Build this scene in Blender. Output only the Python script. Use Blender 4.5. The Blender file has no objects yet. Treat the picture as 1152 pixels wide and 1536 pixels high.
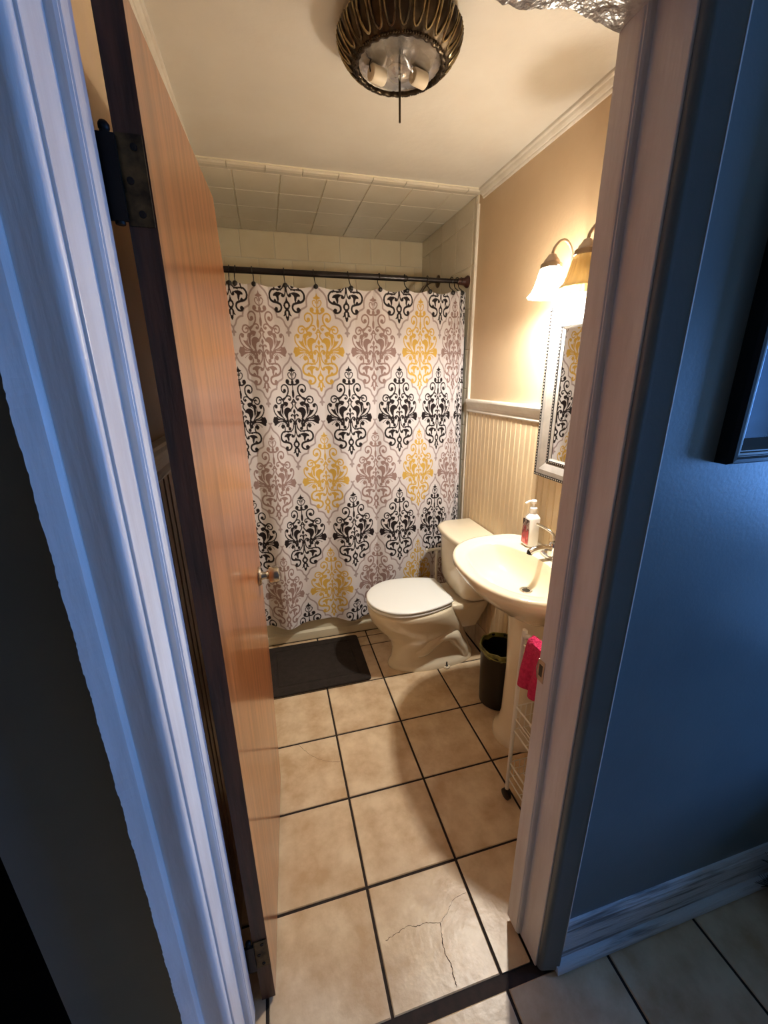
import bpy, math, random
import numpy as np
from mathutils import Matrix, Vector
random.seed(7)
C = bpy.context.scene.collection
sc = bpy.context.scene
PI = math.pi

# ------------------------------------------------------------------ camera
cam_d = bpy.data.cameras.new('camera')
cam = bpy.data.objects.new('camera', cam_d)
C.objects.link(cam)
RX = Vector((0.96473012, -0.26307262, -0.00941207))
UP = Vector((0.09001916, 0.29609389, 0.95090744))
FW = Vector((0.24737085, 0.91821632, -0.30933227))
CAM = Vector((-0.47402754, -0.5651915, 1.54906958))
m = Matrix.Identity(4)
for i in range(3):
    m[i][0] = RX[i]; m[i][1] = UP[i]; m[i][2] = -FW[i]; m[i][3] = CAM[i]
cam.matrix_world = m
cam_d.sensor_fit = 'VERTICAL'
cam_d.sensor_height = 36.0
cam_d.lens = 14.545
cam_d.clip_start = 0.01
sc.camera = cam

# ------------------------------------------------------------------ world, daylight, exposure
w = bpy.data.worlds.new('world'); sc.world = w; w.use_nodes = True
bg = w.node_tree.nodes['Background']
bg.inputs[0].default_value = (0.30, 0.52, 1.0, 1)
bg.inputs[1].default_value = 0.6
sc.view_settings.view_transform = 'Standard'
sc.view_settings.look = 'None'
sc.view_settings.gamma = 1.0
sc.view_settings.use_curve_mapping = False
sc.view_settings.exposure = 0.3
# daylight entering by the window at the end of the hall
ld = bpy.data.lights.new('window_daylight', 'AREA')
ld.shape = 'RECTANGLE'; ld.size = 0.95; ld.size_y = 0.62
ld.color = (0.15, 0.40, 1.0); ld.energy = 58
lo = bpy.data.objects.new('window_daylight', ld); C.objects.link(lo)
lo.location = (2.66, -0.76, 1.24)
lo.rotation_euler = (0, math.radians(90), 0)

# ------------------------------------------------------------------ materials
def lin(c):
    r = []
    for v in c:
        v = v / 255.0
        r.append(v / 12.92 if v <= 0.04045 else ((v + 0.055) / 1.055) ** 2.4)
    return (r[0], r[1], r[2], 1.0)
M = {}
def mat(name, col, rough=0.5, metal=0.0, col2=None, scale=8.0, stretch=(1, 1, 1), bump=0.0, bscale=60.0,
        coat=0.0, detail=4.0, ramp=(0.35, 0.65), spec=0.5, bstretch=None, rough2=None):
    mt = bpy.data.materials.new(name); mt.use_nodes = True
    nt = mt.node_tree; b = nt.nodes['Principled BSDF']
    b.inputs['Roughness'].default_value = rough
    b.inputs['Metallic'].default_value = metal
    b.inputs['Base Color'].default_value = lin(col)
    b.inputs['Coat Weight'].default_value = coat
    b.inputs['Coat Roughness'].default_value = 0.12
    b.inputs['Specular IOR Level'].default_value = spec
    tc = nt.nodes.new('ShaderNodeTexCoord')
    oi = nt.nodes.new('ShaderNodeObjectInfo')
    add = nt.nodes.new('ShaderNodeVectorMath'); add.operation = 'MULTIPLY_ADD'
    nt.links.new(oi.outputs['Random'], add.inputs[0])
    add.inputs[1].default_value = (17.0, 9.0, 5.0)
    nt.links.new(tc.outputs['Object'], add.inputs[2])
    if col2 is not None:
        mp = nt.nodes.new('ShaderNodeMapping'); mp.inputs['Scale'].default_value = stretch
        nt.links.new(add.outputs[0], mp.inputs[0])
        n = nt.nodes.new('ShaderNodeTexNoise'); n.inputs['Scale'].default_value = scale; n.inputs['Detail'].default_value = detail
        n.inputs['Roughness'].default_value = 0.6
        nt.links.new(mp.outputs[0], n.inputs[0])
        r = nt.nodes.new('ShaderNodeValToRGB')
        r.color_ramp.elements[0].position = ramp[0]; r.color_ramp.elements[1].position = ramp[1]
        r.color_ramp.elements[0].color = lin(col2); r.color_ramp.elements[1].color = lin(col)
        nt.links.new(n.outputs[0], r.inputs[0]); nt.links.new(r.outputs[0], b.inputs['Base Color'])
        if rough2 is not None:
            mr = nt.nodes.new('ShaderNodeMapRange'); mr.inputs[1].default_value = 0.35; mr.inputs[2].default_value = 0.65
            mr.inputs[3].default_value = rough2; mr.inputs[4].default_value = rough
            nt.links.new(n.outputs[0], mr.inputs[0]); nt.links.new(mr.outputs[0], b.inputs['Roughness'])
    if bump:
        mp = nt.nodes.new('ShaderNodeMapping'); mp.inputs['Scale'].default_value = bstretch or stretch
        nt.links.new(add.outputs[0], mp.inputs[0])
        n = nt.nodes.new('ShaderNodeTexNoise'); n.inputs['Scale'].default_value = bscale; n.inputs['Detail'].default_value = 3
        nt.links.new(mp.outputs[0], n.inputs[0])
        bp = nt.nodes.new('ShaderNodeBump'); bp.inputs['Strength'].default_value = bump; bp.inputs['Distance'].default_value = 0.01
        nt.links.new(n.outputs[0], bp.inputs['Height']); nt.links.new(bp.outputs[0], b.inputs['Normal'])
    M[name] = mt
    return mt
mat('wall_beige', (205, 180, 146), 0.45, col2=(198, 172, 138), scale=3, bump=0.06, bscale=70)
mat('bead_cream', (214, 192, 156), 0.38, col2=(206, 183, 146), scale=5, bump=0.04, bscale=50)
mat('trim_white', (226, 220, 208), 0.35, col2=(214, 206, 192), scale=12, bump=0.05, bscale=90)
mat('ceiling_white', (226, 223, 214), 0.30, col2=(218, 213, 202), scale=2.5, bump=0.10, bscale=30)
mat('wall_tile', (230, 224, 208), 0.22, col2=(222, 214, 196), scale=3, bump=0.02, bscale=20)
mat('tile_joint', (236, 228, 206), 0.6)
mat('back_tile', (240, 229, 200), 0.3, col2=(233, 219, 186), scale=4, bump=0.03, bscale=20)
mat('hall_blue', (104, 116, 120), 0.36, col2=(97, 109, 114), scale=4, bump=0.03, bscale=120)
mat('jamb_white', (226, 224, 222), 0.38, col2=(208, 202, 198), scale=9, stretch=(2, 2, .3), bump=0.08, bscale=60)
mat('worn_white', (200, 206, 212), 0.42, col2=(120, 120, 122), scale=6, stretch=(0.5, 4, 9), bump=0.35, bscale=30, ramp=(0.36, 0.50), bstretch=(.6, 4, 8))
mat('peel_paint', (225, 220, 212), 0.28, col2=(190, 182, 172), scale=20, bump=0.9, bscale=45)
mat('grout', (46, 34, 28), 0.9, col2=(32, 24, 20), scale=40)
mat('floor_tile', (221, 200, 168), 0.33, col2=(190, 160, 124), scale=9, bump=0.10, bscale=45, detail=12, ramp=(0.36, 0.64))
mat('crack', (40, 28, 20), 0.9, col2=(90, 66, 46), scale=50)
mat('door_wood', (174, 108, 60), 0.30, col2=(136, 78, 40), scale=5, stretch=(9, 9, .55), coat=0.55, bump=0.03, bscale=14, detail=9, ramp=(0.40, 0.60))
mat('door_edge', (84, 46, 28), 0.45, col2=(46, 26, 16), scale=6, stretch=(8, 8, .8), bump=0.1, bscale=20)
mat('old_brass', (104, 86, 56), 0.5, 0.8, col2=(48, 40, 30), scale=30, bump=0.1, bscale=60)
mat('dark_metal', (26, 22, 20), 0.5, 0.6)
mat('satin_nickel', (190, 182, 168), 0.22, 1.0)
mat('chrome', (215, 215, 215), 0.08, 1.0)
mat('brushed_steel', (176, 160, 146), 0.35, 0.85)
mat('rod_bronze', (30, 22, 22), 0.32, 0.4, col2=(20, 14, 14), scale=20)
mat('rod_mahogany', (74, 40, 34), 0.3, 0.2, col2=(50, 26, 22), scale=30)
mat('black_plastic', (16, 15, 15), 0.35)
mat('porcelain', (230, 218, 192), 0.10, col2=(226, 213, 186), scale=2, coat=0.4)
mat('seat_white', (236, 238, 234), 0.22)
mat('drain_dark', (20, 18, 16), 0.4)
mat('mat_brown', (42, 33, 28), 0.95, col2=(30, 23, 19), scale=30, bump=0.5, bscale=250)
mat('mat_side', (34, 26, 22), 0.95, bump=0.3, bscale=200)
mat('bag_yellow', (150, 148, 70), 0.35, col2=(60, 62, 40), scale=18, bump=0.2, bscale=40)
mat('wire_white', (226, 222, 210), 0.35)
mat('towel_pink', (214, 46, 98), 0.95, col2=(190, 32, 80), scale=80, bump=0.8, bscale=160)
mat('antique_brass', (74, 63, 48), 0.34, 0.85, col2=(40, 33, 26), scale=14)
mat('brass_relief', (168, 152, 118), 0.3, 0.85, col2=(84, 72, 52), scale=30)
mat('reflector', (205, 202, 200), 0.22, 0.85, col2=(165, 162, 160), scale=12, bump=0.35, bscale=16)
mat('socket_cream', (226, 214, 190), 0.5)
mat('frame_silver', (196, 190, 182), 0.32, 0.45, col2=(172, 166, 158), scale=10, stretch=(1, 1, 1))
mat('bead_silver', (206, 200, 190), 0.3, 0.5)
mat('bead_black', (24, 22, 22), 0.5)
mat('mirror_glass', (235, 235, 232), 0.01, 1.0)
mat('frame_black', (16, 15, 15), 0.35, col2=(9, 9, 9), scale=20, coat=0.3)
mat('frame_gold_edge', (60, 50, 34), 0.4, 0.5)
mat('picture_glass', (70, 92, 120), 0.05, 0.6, col2=(40, 58, 84), scale=3)
mat('soap_white', (240, 238, 234), 0.25)
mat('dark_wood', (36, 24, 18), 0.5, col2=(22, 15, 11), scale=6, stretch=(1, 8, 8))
mat('needle', (18, 24, 18), 0.6)
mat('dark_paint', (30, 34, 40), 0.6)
mat('tub', (222, 212, 186), 0.15, coat=0.3)
mat('green_plastic', (70, 110, 46), 0.4)
mat('bottle_white', (220, 216, 206), 0.4)
mat('escutcheon_brown', (104, 86, 70), 0.35, 0.6)
mat('bronze_pipe', (120, 112, 104), 0.25, 0.9)

def thin_glass(name, tint, fac):
    mt = bpy.data.materials.new(name); mt.use_nodes = True; nt = mt.node_tree
    for n in list(nt.nodes): nt.nodes.remove(n)
    o = nt.nodes.new('ShaderNodeOutputMaterial'); mx = nt.nodes.new('ShaderNodeMixShader')
    t = nt.nodes.new('ShaderNodeBsdfTransparent'); g = nt.nodes.new('ShaderNodeBsdfGlossy')
    t.inputs[0].default_value = tint; g.inputs['Roughness'].default_value = 0.03
    mx.inputs[0].default_value = fac
    nt.links.new(t.outputs[0], mx.inputs[1]); nt.links.new(g.outputs[0], mx.inputs[2]); nt.links.new(mx.outputs[0], o.inputs[0])
    M[name] = mt
thin_glass('pane_glass', (0.95, 0.97, 1, 1), 0.06)
thin_glass('bulb_glass', (0.86, 0.85, 0.82, 1), 0.22)
def shade_glass(name, col, trans, emit):
    mt = bpy.data.materials.new(name); mt.use_nodes = True; nt = mt.node_tree
    for n in list(nt.nodes): nt.nodes.remove(n)
    o = nt.nodes.new('ShaderNodeOutputMaterial')
    tl = nt.nodes.new('ShaderNodeBsdfTranslucent'); tr = nt.nodes.new('ShaderNodeBsdfTransparent'); df = nt.nodes.new('ShaderNodeBsdfPrincipled')
    tl.inputs[0].default_value = col; tr.inputs[0].default_value = (1, .97, .92, 1)
    df.inputs['Base Color'].default_value = col; df.inputs['Roughness'].default_value = 0.2
    df.inputs['Emission Color'].default_value = (1.0, 0.88, 0.70, 1); df.inputs['Emission Strength'].default_value = emit
    m1 = nt.nodes.new('ShaderNodeMixShader'); m1.inputs[0].default_value = 0.5
    m2 = nt.nodes.new('ShaderNodeMixShader'); m2.inputs[0].default_value = trans
    nt.links.new(df.outputs[0], m1.inputs[1]); nt.links.new(tl.outputs[0], m1.inputs[2])
    nt.links.new(m1.outputs[0], m2.inputs[1]); nt.links.new(tr.outputs[0], m2.inputs[2]); nt.links.new(m2.outputs[0], o.inputs[0])
    M[name] = mt
shade_glass('shade_lit', (0.95, 0.92, 0.86, 1), 0.45, 9.0)
shade_glass('shade_unlit', (0.86, 0.72, 0.42, 1), 0.08, 0.0)
def emit_mat(name, col, s):
    mt = bpy.data.materials.new(name); mt.use_nodes = True
    b = mt.node_tree.nodes['Principled BSDF']
    b.inputs['Emission Color'].default_value = col; b.inputs['Emission Strength'].default_value = s
    M[name] = mt
emit_mat('bulb_lit', (1, 0.86, 0.66, 1), 30)
# label of the soap bottle: dark top running to red and pink flowers, by height
def label_mat():
    mt = bpy.data.materials.new('soap_label'); mt.use_nodes = True; nt = mt.node_tree; b = nt.nodes['Principled BSDF']
    tc = nt.nodes.new('ShaderNodeTexCoord'); sp = nt.nodes.new('ShaderNodeSeparateXYZ'); nt.links.new(tc.outputs['Generated'], sp.inputs[0])
    n = nt.nodes.new('ShaderNodeTexNoise'); n.inputs['Scale'].default_value = 5.0; nt.links.new(tc.outputs['Generated'], n.inputs[0])
    a = nt.nodes.new('ShaderNodeMath'); a.operation = 'MULTIPLY_ADD'; a.inputs[1].default_value = 1.3; nt.links.new(n.outputs[0], a.inputs[0]); nt.links.new(sp.outputs[2], a.inputs[2])
    r = nt.nodes.new('ShaderNodeValToRGB'); cr = r.color_ramp
    cr.elements[0].position = 0.0; cr.elements[0].color = lin((190, 60, 70)); cr.elements[1].position = 1.0; cr.elements[1].color = lin((40, 18, 20))
    for p, c in ((0.35, (235, 150, 150)), (0.45, (200, 30, 44)), (0.62, (150, 16, 30)), (0.72, (60, 22, 26)), (0.80, (190, 170, 160)), (0.84, (40, 22, 22))):
        e = cr.elements.new(p); e.color = lin(c)
    mm = nt.nodes.new('ShaderNodeMath'); mm.operation = 'MULTIPLY'; mm.inputs[1].default_value = 0.55; nt.links.new(a.outputs[0], mm.inputs[0])
    nt.links.new(mm.outputs[0], r.inputs[0]); nt.links.new(r.outputs[0], b.inputs['Base Color']); b.inputs['Roughness'].default_value = 0.3
    M['soap_label'] = mt
label_mat()
# printed cloth: the print is a colour attribute of the cloth
def cloth_mat():
    mt = bpy.data.materials.new('damask_cloth'); mt.use_nodes = True; nt = mt.node_tree; b = nt.nodes['Principled BSDF']
    at = nt.nodes.new('ShaderNodeAttribute'); at.attribute_name = 'print'
    nt.links.new(at.outputs['Color'], b.inputs['Base Color']); b.inputs['Roughness'].default_value = 0.7
    b.inputs['Specular IOR Level'].default_value = 0.15
    tc = nt.nodes.new('ShaderNodeTexCoord'); n = nt.nodes.new('ShaderNodeTexNoise'); n.inputs['Scale'].default_value = 500
    nt.links.new(tc.outputs['Object'], n.inputs[0])
    bp = nt.nodes.new('ShaderNodeBump'); bp.inputs['Strength'].default_value = 0.08; bp.inputs['Distance'].default_value = 0.002
    nt.links.new(n.outputs[0], bp.inputs['Height']); nt.links.new(bp.outputs[0], b.inputs['Normal'])
    M['damask_cloth'] = mt
cloth_mat()

# ------------------------------------------------------------------ mesh helpers
ORG = {}
class MB:
    def __init__(s): s.v = []; s.f = []
    def add(s, vs, fs):
        o = len(s.v); s.v += [tuple(p) for p in vs]; s.f += [tuple(i + o for i in f) for f in fs]; return s
    def box(s, a, b):
        x0, y0, z0 = a; x1, y1, z1 = b
        return s.add([(x0, y0, z0), (x1, y0, z0), (x1, y1, z0), (x0, y1, z0), (x0, y0, z1), (x1, y0, z1), (x1, y1, z1), (x0, y1, z1)],
                     [(3, 2, 1, 0), (4, 5, 6, 7), (0, 1, 5, 4), (1, 2, 6, 5), (2, 3, 7, 6), (3, 0, 4, 7)])
    def loft(s, rings, close=True, cap0=True, cap1=True):
        n = len(rings[0]); vs = [p for r in rings for p in r]; fs = []
        for k in range(len(rings) - 1):
            for i in range(n if close else n - 1):
                j = (i + 1) % n
                fs.append((k * n + i, k * n + j, (k + 1) * n + j, (k + 1) * n + i))
        if cap0: fs.append(tuple(range(n - 1, -1, -1)))
        if cap1: fs.append(tuple((len(rings) - 1) * n + i for i in range(n)))
        return s.add(vs, fs)
    def prism(s, prof, axis, a, b):
        # prof: 2D points in the plane across the axis: z->(x,y)  y->(x,z)  x->(y,z)
        def P(p, t):
            return (p[0], p[1], t) if axis == 2 else ((p[0], t, p[1]) if axis == 1 else (t, p[0], p[1]))
        return s.loft([[P(p, a) for p in prof], [P(p, b) for p in prof]])
    def lathe(s, prof, c, n=24, axis=(0, 0, 1), cap0=True, cap1=True, mod=None):
        ax = Vector(axis).normalized(); u = ax.orthogonal().normalized(); vv = ax.cross(u); rings = []
        for r, h in prof:
            ring = []
            for i in range(n):
                t = 2 * PI * i / n; rr = r * (mod(t, r, h) if mod else 1)
                ring.append(Vector(c) + ax * h + (u * math.cos(t) + vv * math.sin(t)) * rr)
            rings.append(ring)
        return s.loft(rings, cap0=cap0, cap1=cap1)
    def tube(s, pts, r, n=8, rads=None, closed=False):
        pts = [Vector(p) for p in pts]; rings = []; prev = None
        for k, p in enumerate(pts):
            if closed: d = pts[(k + 1) % len(pts)] - pts[k - 1]
            else: d = pts[min(k + 1, len(pts) - 1)] - pts[max(k - 1, 0)]
            d.normalize()
            if prev is None: u = d.orthogonal().normalized()
            else:
                u = prev - d * prev.dot(d)
                u = u.normalized() if u.length > 1e-6 else d.orthogonal().normalized()
            prev = u; vv = d.cross(u); rr = rads[k] if rads else r
            rings.append([p + (u * math.cos(2 * PI * i / n) + vv * math.sin(2 * PI * i / n)) * rr for i in range(n)])
        if closed: rings.append(rings[0]); return s.loft(rings, cap0=False, cap1=False)
        return s.loft(rings)
    def sphere(s, c, r, n=10, mrings=6, sc3=(1, 1, 1)):
        rings = []
        for k in range(mrings + 1):
            a = -PI / 2 + PI * k / mrings
            rings.append([(c[0] + r * sc3[0] * max(math.cos(a), .02) * math.cos(2 * PI * i / n), c[1] + r * sc3[1] * max(math.cos(a), .02) * math.sin(2 * PI * i / n), c[2] + r * sc3[2] * math.sin(a)) for i in range(n)])
        return s.loft(rings)
    def build(s, name, mt, parent=None, smooth=False, bevel=0.0, seg=2, org=None, sub=0, angle=40):
        if org is None: org = ORG.get(parent, (0, 0, 0)) if parent is not None else (0, 0, 0)
        me = bpy.data.meshes.new(name)
        me.from_pydata([(p[0] - org[0], p[1] - org[1], p[2] - org[2]) for p in s.v], [], s.f)
        me.materials.append(M[mt])
        if smooth: me.polygons.foreach_set('use_smooth', [True] * len(me.polygons))
        me.update()
        return link(name, me, parent, org, bevel, seg, smooth, sub, angle)
def link(name, me, parent=None, org=(0, 0, 0), bevel=0.0, seg=2, smooth=False, sub=0, angle=40):
    o = bpy.data.objects.new(name, me); C.objects.link(o)
    if parent is not None: o.parent = parent
    else: o.location = org
    ORG[o] = org
    if bevel:
        b = o.modifiers.new('bevel', 'BEVEL'); b.width = bevel; b.segments = seg; b.limit_method = 'ANGLE'; b.angle_limit = math.radians(35)
    if sub:
        d = o.modifiers.new('sub', 'SUBSURF'); d.levels = sub; d.render_levels = sub
    if smooth and angle:
        try: me.set_sharp_from_angle(angle=math.radians(angle))
        except Exception: pass
    return o
def tag(o, label, cat, group=None):
    o['label'] = label; o['category'] = cat
    if group: o['group'] = group
    return o
def struct(o): o['kind'] = 'structure'; return o
def thing(name, loc, label, cat, group=None):
    o = bpy.data.objects.new(name, None); C.objects.link(o); o.location = loc; o.empty_display_size = 0.1
    ORG[o] = tuple(loc); return tag(o, label, cat, group)
def bx(name, a, b, mt, parent=None, bevel=0.0, **k): return MB().box(a, b).build(name, mt, parent, bevel=bevel, **k)
def cr(pts, n=10, closed=False):
    P = [np.array(p, float) for p in pts]; out = []; L = len(P)
    for i in range(L if closed else L - 1):
        g = (lambda k: P[k % L]) if closed else (lambda k: P[min(max(k, 0), L - 1)])
        p0, p1, p2, p3 = g(i - 1), g(i), g(i + 1), g(i + 2)
        for t in np.arange(n) / n:
            out.append(.5 * ((2 * p1) + (-p0 + p2) * t + (2 * p0 - 5 * p1 + 4 * p2 - p3) * t * t + (-p0 + 3 * p1 - 3 * p2 + p3) * t ** 3))
    if not closed: out.append(P[-1])
    return out

# ------------------------------------------------------------------ dimensions (metres)
XL, XR = -0.70, 0.62        # bathroom side walls
YB = 2.42                   # wall behind the tub
YW = 0.118                  # bathroom face of the door wall (hall face is y = 0)
ZC = 2.405                  # ceiling
TUB = 1.69                  # front of the tub
T = 0.308                   # floor tile pitch
JL, JR = -0.659, 0.095      # door jamb faces
HX = 2.60                   # end of the hall (window)
HB = -1.30                  # rear wall of the hall

# ------------------------------------------------------------------ floor
floor = struct(bx('floor', (-2.2, HB, -0.05), (HX, YB + .02, -0.004), 'grout'))
full = None
def tile(x0, x1, y0, y1):
    global full
    g = 0.0042
    x0 += g; x1 -= g; y0 += g; y1 -= g
    w_, h_ = x1 - x0, y1 - y0
    if w_ < .02 or h_ < .02: return None
    key = abs(w_ - (T - 2 * g)) < 1e-4 and abs(h_ - (T - 2 * g)) < 1e-4
    if key and full is not None: me = full
    else:
        b = MB(); e = .0025
        ring = lambda i, z: [(-w_ / 2 + i, -h_ / 2 + i, z), (w_ / 2 - i, -h_ / 2 + i, z), (w_ / 2 - i, h_ / 2 - i, z), (-w_ / 2 + i, h_ / 2 - i, z)]
        b.loft([ring(0, -.005), ring(0, -e), ring(e, 0)])
        me = bpy.data.meshes.new('tile'); me.from_pydata(b.v, [], b.f); me.materials.append(M['floor_tile']); me.update()
        if key: full = me
    o = bpy.data.objects.new('tile', me); C.objects.link(o); o.parent = floor
    o.location = ((x0 + x1) / 2, (y0 + y1) / 2, 0); ORG[o] = tuple(o.location)
    return o
cracked = corner = None
ylines = [0.010] + [T * k for k in range(1, 6)] + [1.632, TUB]
for k in range(-3, 3):
    xa, xb = max(T * k, XL), min(T * (k + 1), XR - .012)
    for i in range(len(ylines) - 1):
        ya, yb = ylines[i], ylines[i + 1]
        a, b = xa, xb
        if i == 0:                     # the doorway pinches the first row between the jambs
            if a < JL or b > JR:
                g = .0042; yn = YW + .012
                if b > JR: poly = [(a + g, ya + g), (JR - g, ya + g), (JR - g, yn), (b - g, yn), (b - g, yb - g), (a + g, yb - g)]
                else: poly = [(JL + g, ya + g), (b - g, ya + g), (b - g, yb - g), (a + g, yb - g), (a + g, yn), (JL + g, yn)]
                tme = MB().prism(poly, 2, -.005, 0.0); tme.build('tile', 'floor_tile', floor); continue
        o = tile(a, b, ya, yb)
        if k == -1 and i == 0: cracked = o
        if k == -2 and i == 2: corner = o
for k in range(-7, 8):
    for r in range(0, 6):
        tile(max(T * k, -2.2), min(T * (k + 1), HX), max(-T * (r + 1), HB), -0.014 if r == 0 else -T * r)
def crack(pts, par, wd):
    c = cr([(p[0], p[1], 0) for p in pts], 8); n = len(c); b = MB(); vs = []
    for i, p in enumerate(c):
        d = c[min(i + 1, n - 1)] - c[max(i - 1, 0)]; d = d / np.linalg.norm(d); q = np.array([-d[1], d[0], 0])
        ww = wd * (0.5 + 0.9 * random.random()); jj = q * (random.random() - .5) * .003
        vs += [p + jj + q * ww, p + jj - q * ww]
    b.add([(v[0], v[1], 0.0004) for v in vs], [(2 * i, 2 * i + 1, 2 * i + 3, 2 * i + 2) for i in range(n - 1)])
    b.build('crack', 'crack', par)
crack([(-.116, .161), (-.126, .125), (-.13, .093), (-.124, .066), (-.128, .043), (-.127, .022)], cracked, .0012)
crack([(-.116, .161), (-.156, .172), (-.185, .172), (-.216, .179), (-.25, .172), (-.285, .165)], cracked, .0007)
crack([(-.116, .161), (-.085, .180), (-.056, .203), (-.01, .210)], cracked, .0004)
crack([(-.478, .914), (-.45, .872), (-.422, .838), (-.37, .80), (-.315, .781)], corner, .0005)

# ------------------------------------------------------------------ bathroom shell
wall_right = struct(bx('wall_right', (XR, YW, -.03), (XR + .1, YB + .1, ZC + .1), 'wall_beige'))
wall_left = struct(bx('wall_left', (XL - .1, YW, -.03), (XL, YB + .1, ZC + .1), 'wall_beige'))
wall_back = struct(bx('wall_back', (XL, YB, -.03), (XR, YB + .1, ZC + .1), 'tile_joint'))
ceiling = struct(bx('ceiling', (XL, YW, ZC), (XR, YB, ZC + .1), 'ceiling_white'))
# square tiles over the tub: on the ceiling, the end wall and the side walls
meshes = {}
def panel(parent, mt, axis, u0, u1, v0, v1, w_, sgn, th=.004, gap=.0022):
    du, dv = u1 - u0 - 2 * gap, v1 - v0 - 2 * gap
    if du < .01 or dv < .01: return
    key = (mt, axis, sgn, round(du, 4), round(dv, 4), th)
    if key not in meshes:
        e = min(.0016, th * .6); b = MB(); rings = []
        for i, h in ((0, 0), (0, th - e), (e, th)):
            rings.append([(-du / 2 + i, -dv / 2 + i, h), (du / 2 - i, -dv / 2 + i, h), (du / 2 - i, dv / 2 - i, h), (-du / 2 + i, dv / 2 - i, h)])
        b.loft(rings)
        f = {0: lambda p: (sgn * p[2], p[0], p[1]), 1: lambda p: (p[0], sgn * p[2], p[1]), 2: lambda p: (p[0], p[1], sgn * p[2])}[axis]
        fs = b.f if (axis == 1) == (sgn < 0) else [q[::-1] for q in b.f]
        me = bpy.data.meshes.new('tile'); me.from_pydata([f(p) for p in b.v], [], fs); me.materials.append(M[mt]); me.update()
        meshes[key] = me
    o = bpy.data.objects.new('tile', meshes[key]); C.objects.link(o); o.parent = parent
    cu, cv = (u0 + u1) / 2, (v0 + v1) / 2
    o.location = {0: (w_, cu, cv), 1: (cu, w_, cv), 2: (cu, cv, w_)}[axis]
    return o
# ceiling joints show light, so the joint layer is a thin slab of its own under the plaster
cj = bx('tile_backing', (XL, 1.585, ZC - .004), (XR, YB, ZC + .001), 'tile_joint', ceiling)
G = 0.2035
xs = [XL] + [-.535 + G * k for k in range(0, 6)] + [XR]
ys = [1.655] + [1.655 + .198 * k for k in range(1, 4)] + [YB]
for i in range(len(xs) - 1):
    for j in range(len(ys) - 1):
        panel(ceiling, 'wall_tile', 2, xs[i], xs[i + 1], ys[j], ys[j + 1], ZC - .004, -1)
xb = [XL] + [-.551 + .156 * k for k in range(0, 8)]
xb = [x for x in xb if x < XR - .02] + [XR]
for i in range(len(xb) - 1):
    b = MB(); pr = [(1.585 + .004, ZC - .003), (1.652, ZC - .003), (1.652, ZC - .008), (1.615, ZC - .013), (1.596, ZC - .012), (1.588, ZC - .008)]
    b.loft([[(xb[i] + .0015, p[0], p[1]) for p in pr], [(xb[i + 1] - .0015, p[0], p[1]) for p in pr]])
    b.build('border_tile', 'wall_tile', ceiling)
zs = [ZC - .008 - (ZC - .008 - 2.245)] + []
zrows = [ZC - .008, 2.248] + [2.248 - G * k for k in range(1, 11)]
xo = -.551
for r in range(len(zrows) - 1):
    off = 0 if r == 0 else (.10 if r % 2 else 0)
    xk = [XL] + [x for x in [xo + off + .2015 * k for k in range(-1, 7)] if XL + .02 < x < XR - .02] + [XR]
    for i in range(len(xk) - 1):
        panel(wall_back, 'back_tile', 1, xk[i], xk[i + 1], zrows[r + 1], zrows[r], YB, -1, th=.005)
sb = bx('tile_backing', (XR - .006, 1.632, 0.0), (XR + .001, YB, ZC - .004), 'tile_joint', wall_right)
sl = bx('tile_backing', (XL - .001, 1.632, 0.0), (XL + .006, YB, ZC - .004), 'tile_joint', wall_left)
yk = [1.640, 1.668] + [1.668 + G * k for k in range(1, 4)] + [YB - .006]
zk = [ZC - .009] + [2.30 - G * k for k in range(0, 11)]
for i in range(len(yk) - 1):
    for j in range(len(zk) - 1):
        panel(wall_right, 'wall_tile', 0, yk[i], yk[i + 1], zk[j + 1], zk[j], XR - .006, -1, th=.003)
        panel(wall_left, 'wall_tile', 0, yk[i], yk[i + 1], zk[j + 1], zk[j], XL + .006, 1, th=.003)
# white strip closing the tile edge
for sx, par in ((1, wall_right), (-1, wall_left)):
    xw = XR if sx > 0 else XL
    MB().prism([(xw, 1.622), (xw - sx * .007, 1.622), (xw - sx * .012, 1.627), (xw - sx * .012, 1.635), (xw, 1.637)], 2, 0, ZC - .05).build('edge_strip', 'trim_white', par)

# beadboard, one narrow board after another
brd = MB().prism([(0, -.0195), (-.006, -.0195), (-.009, -.0165), (-.009, .0115), (-.007, .0125), (-.007, .014), (-.0105, .0155), (-.0105, .018), (-.008, .0195), (0, .0195)], 2, 0, 1).v
bme = bpy.data.meshes.new('board')
fl = MB().prism([(0, 0)] * 10, 2, 0, 1).f
bme.from_pydata(brd, [], fl); bme.materials.append(M['bead_cream']); bme.update()
for sx, par, xw in ((1, wall_right, XR), (-1, wall_left, XL)):
    k = 0; y = YW + .02
    while y < 1.62 - .02:
        o = bpy.data.objects.new('board', bme); C.objects.link(o); o.parent = par
        o.location = (xw, y + .02, .158); o.scale = (1, 1, 1.365 - .158)
        if sx < 0: o.rotation_euler = (0, 0, PI)
        y += .0398
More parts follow.
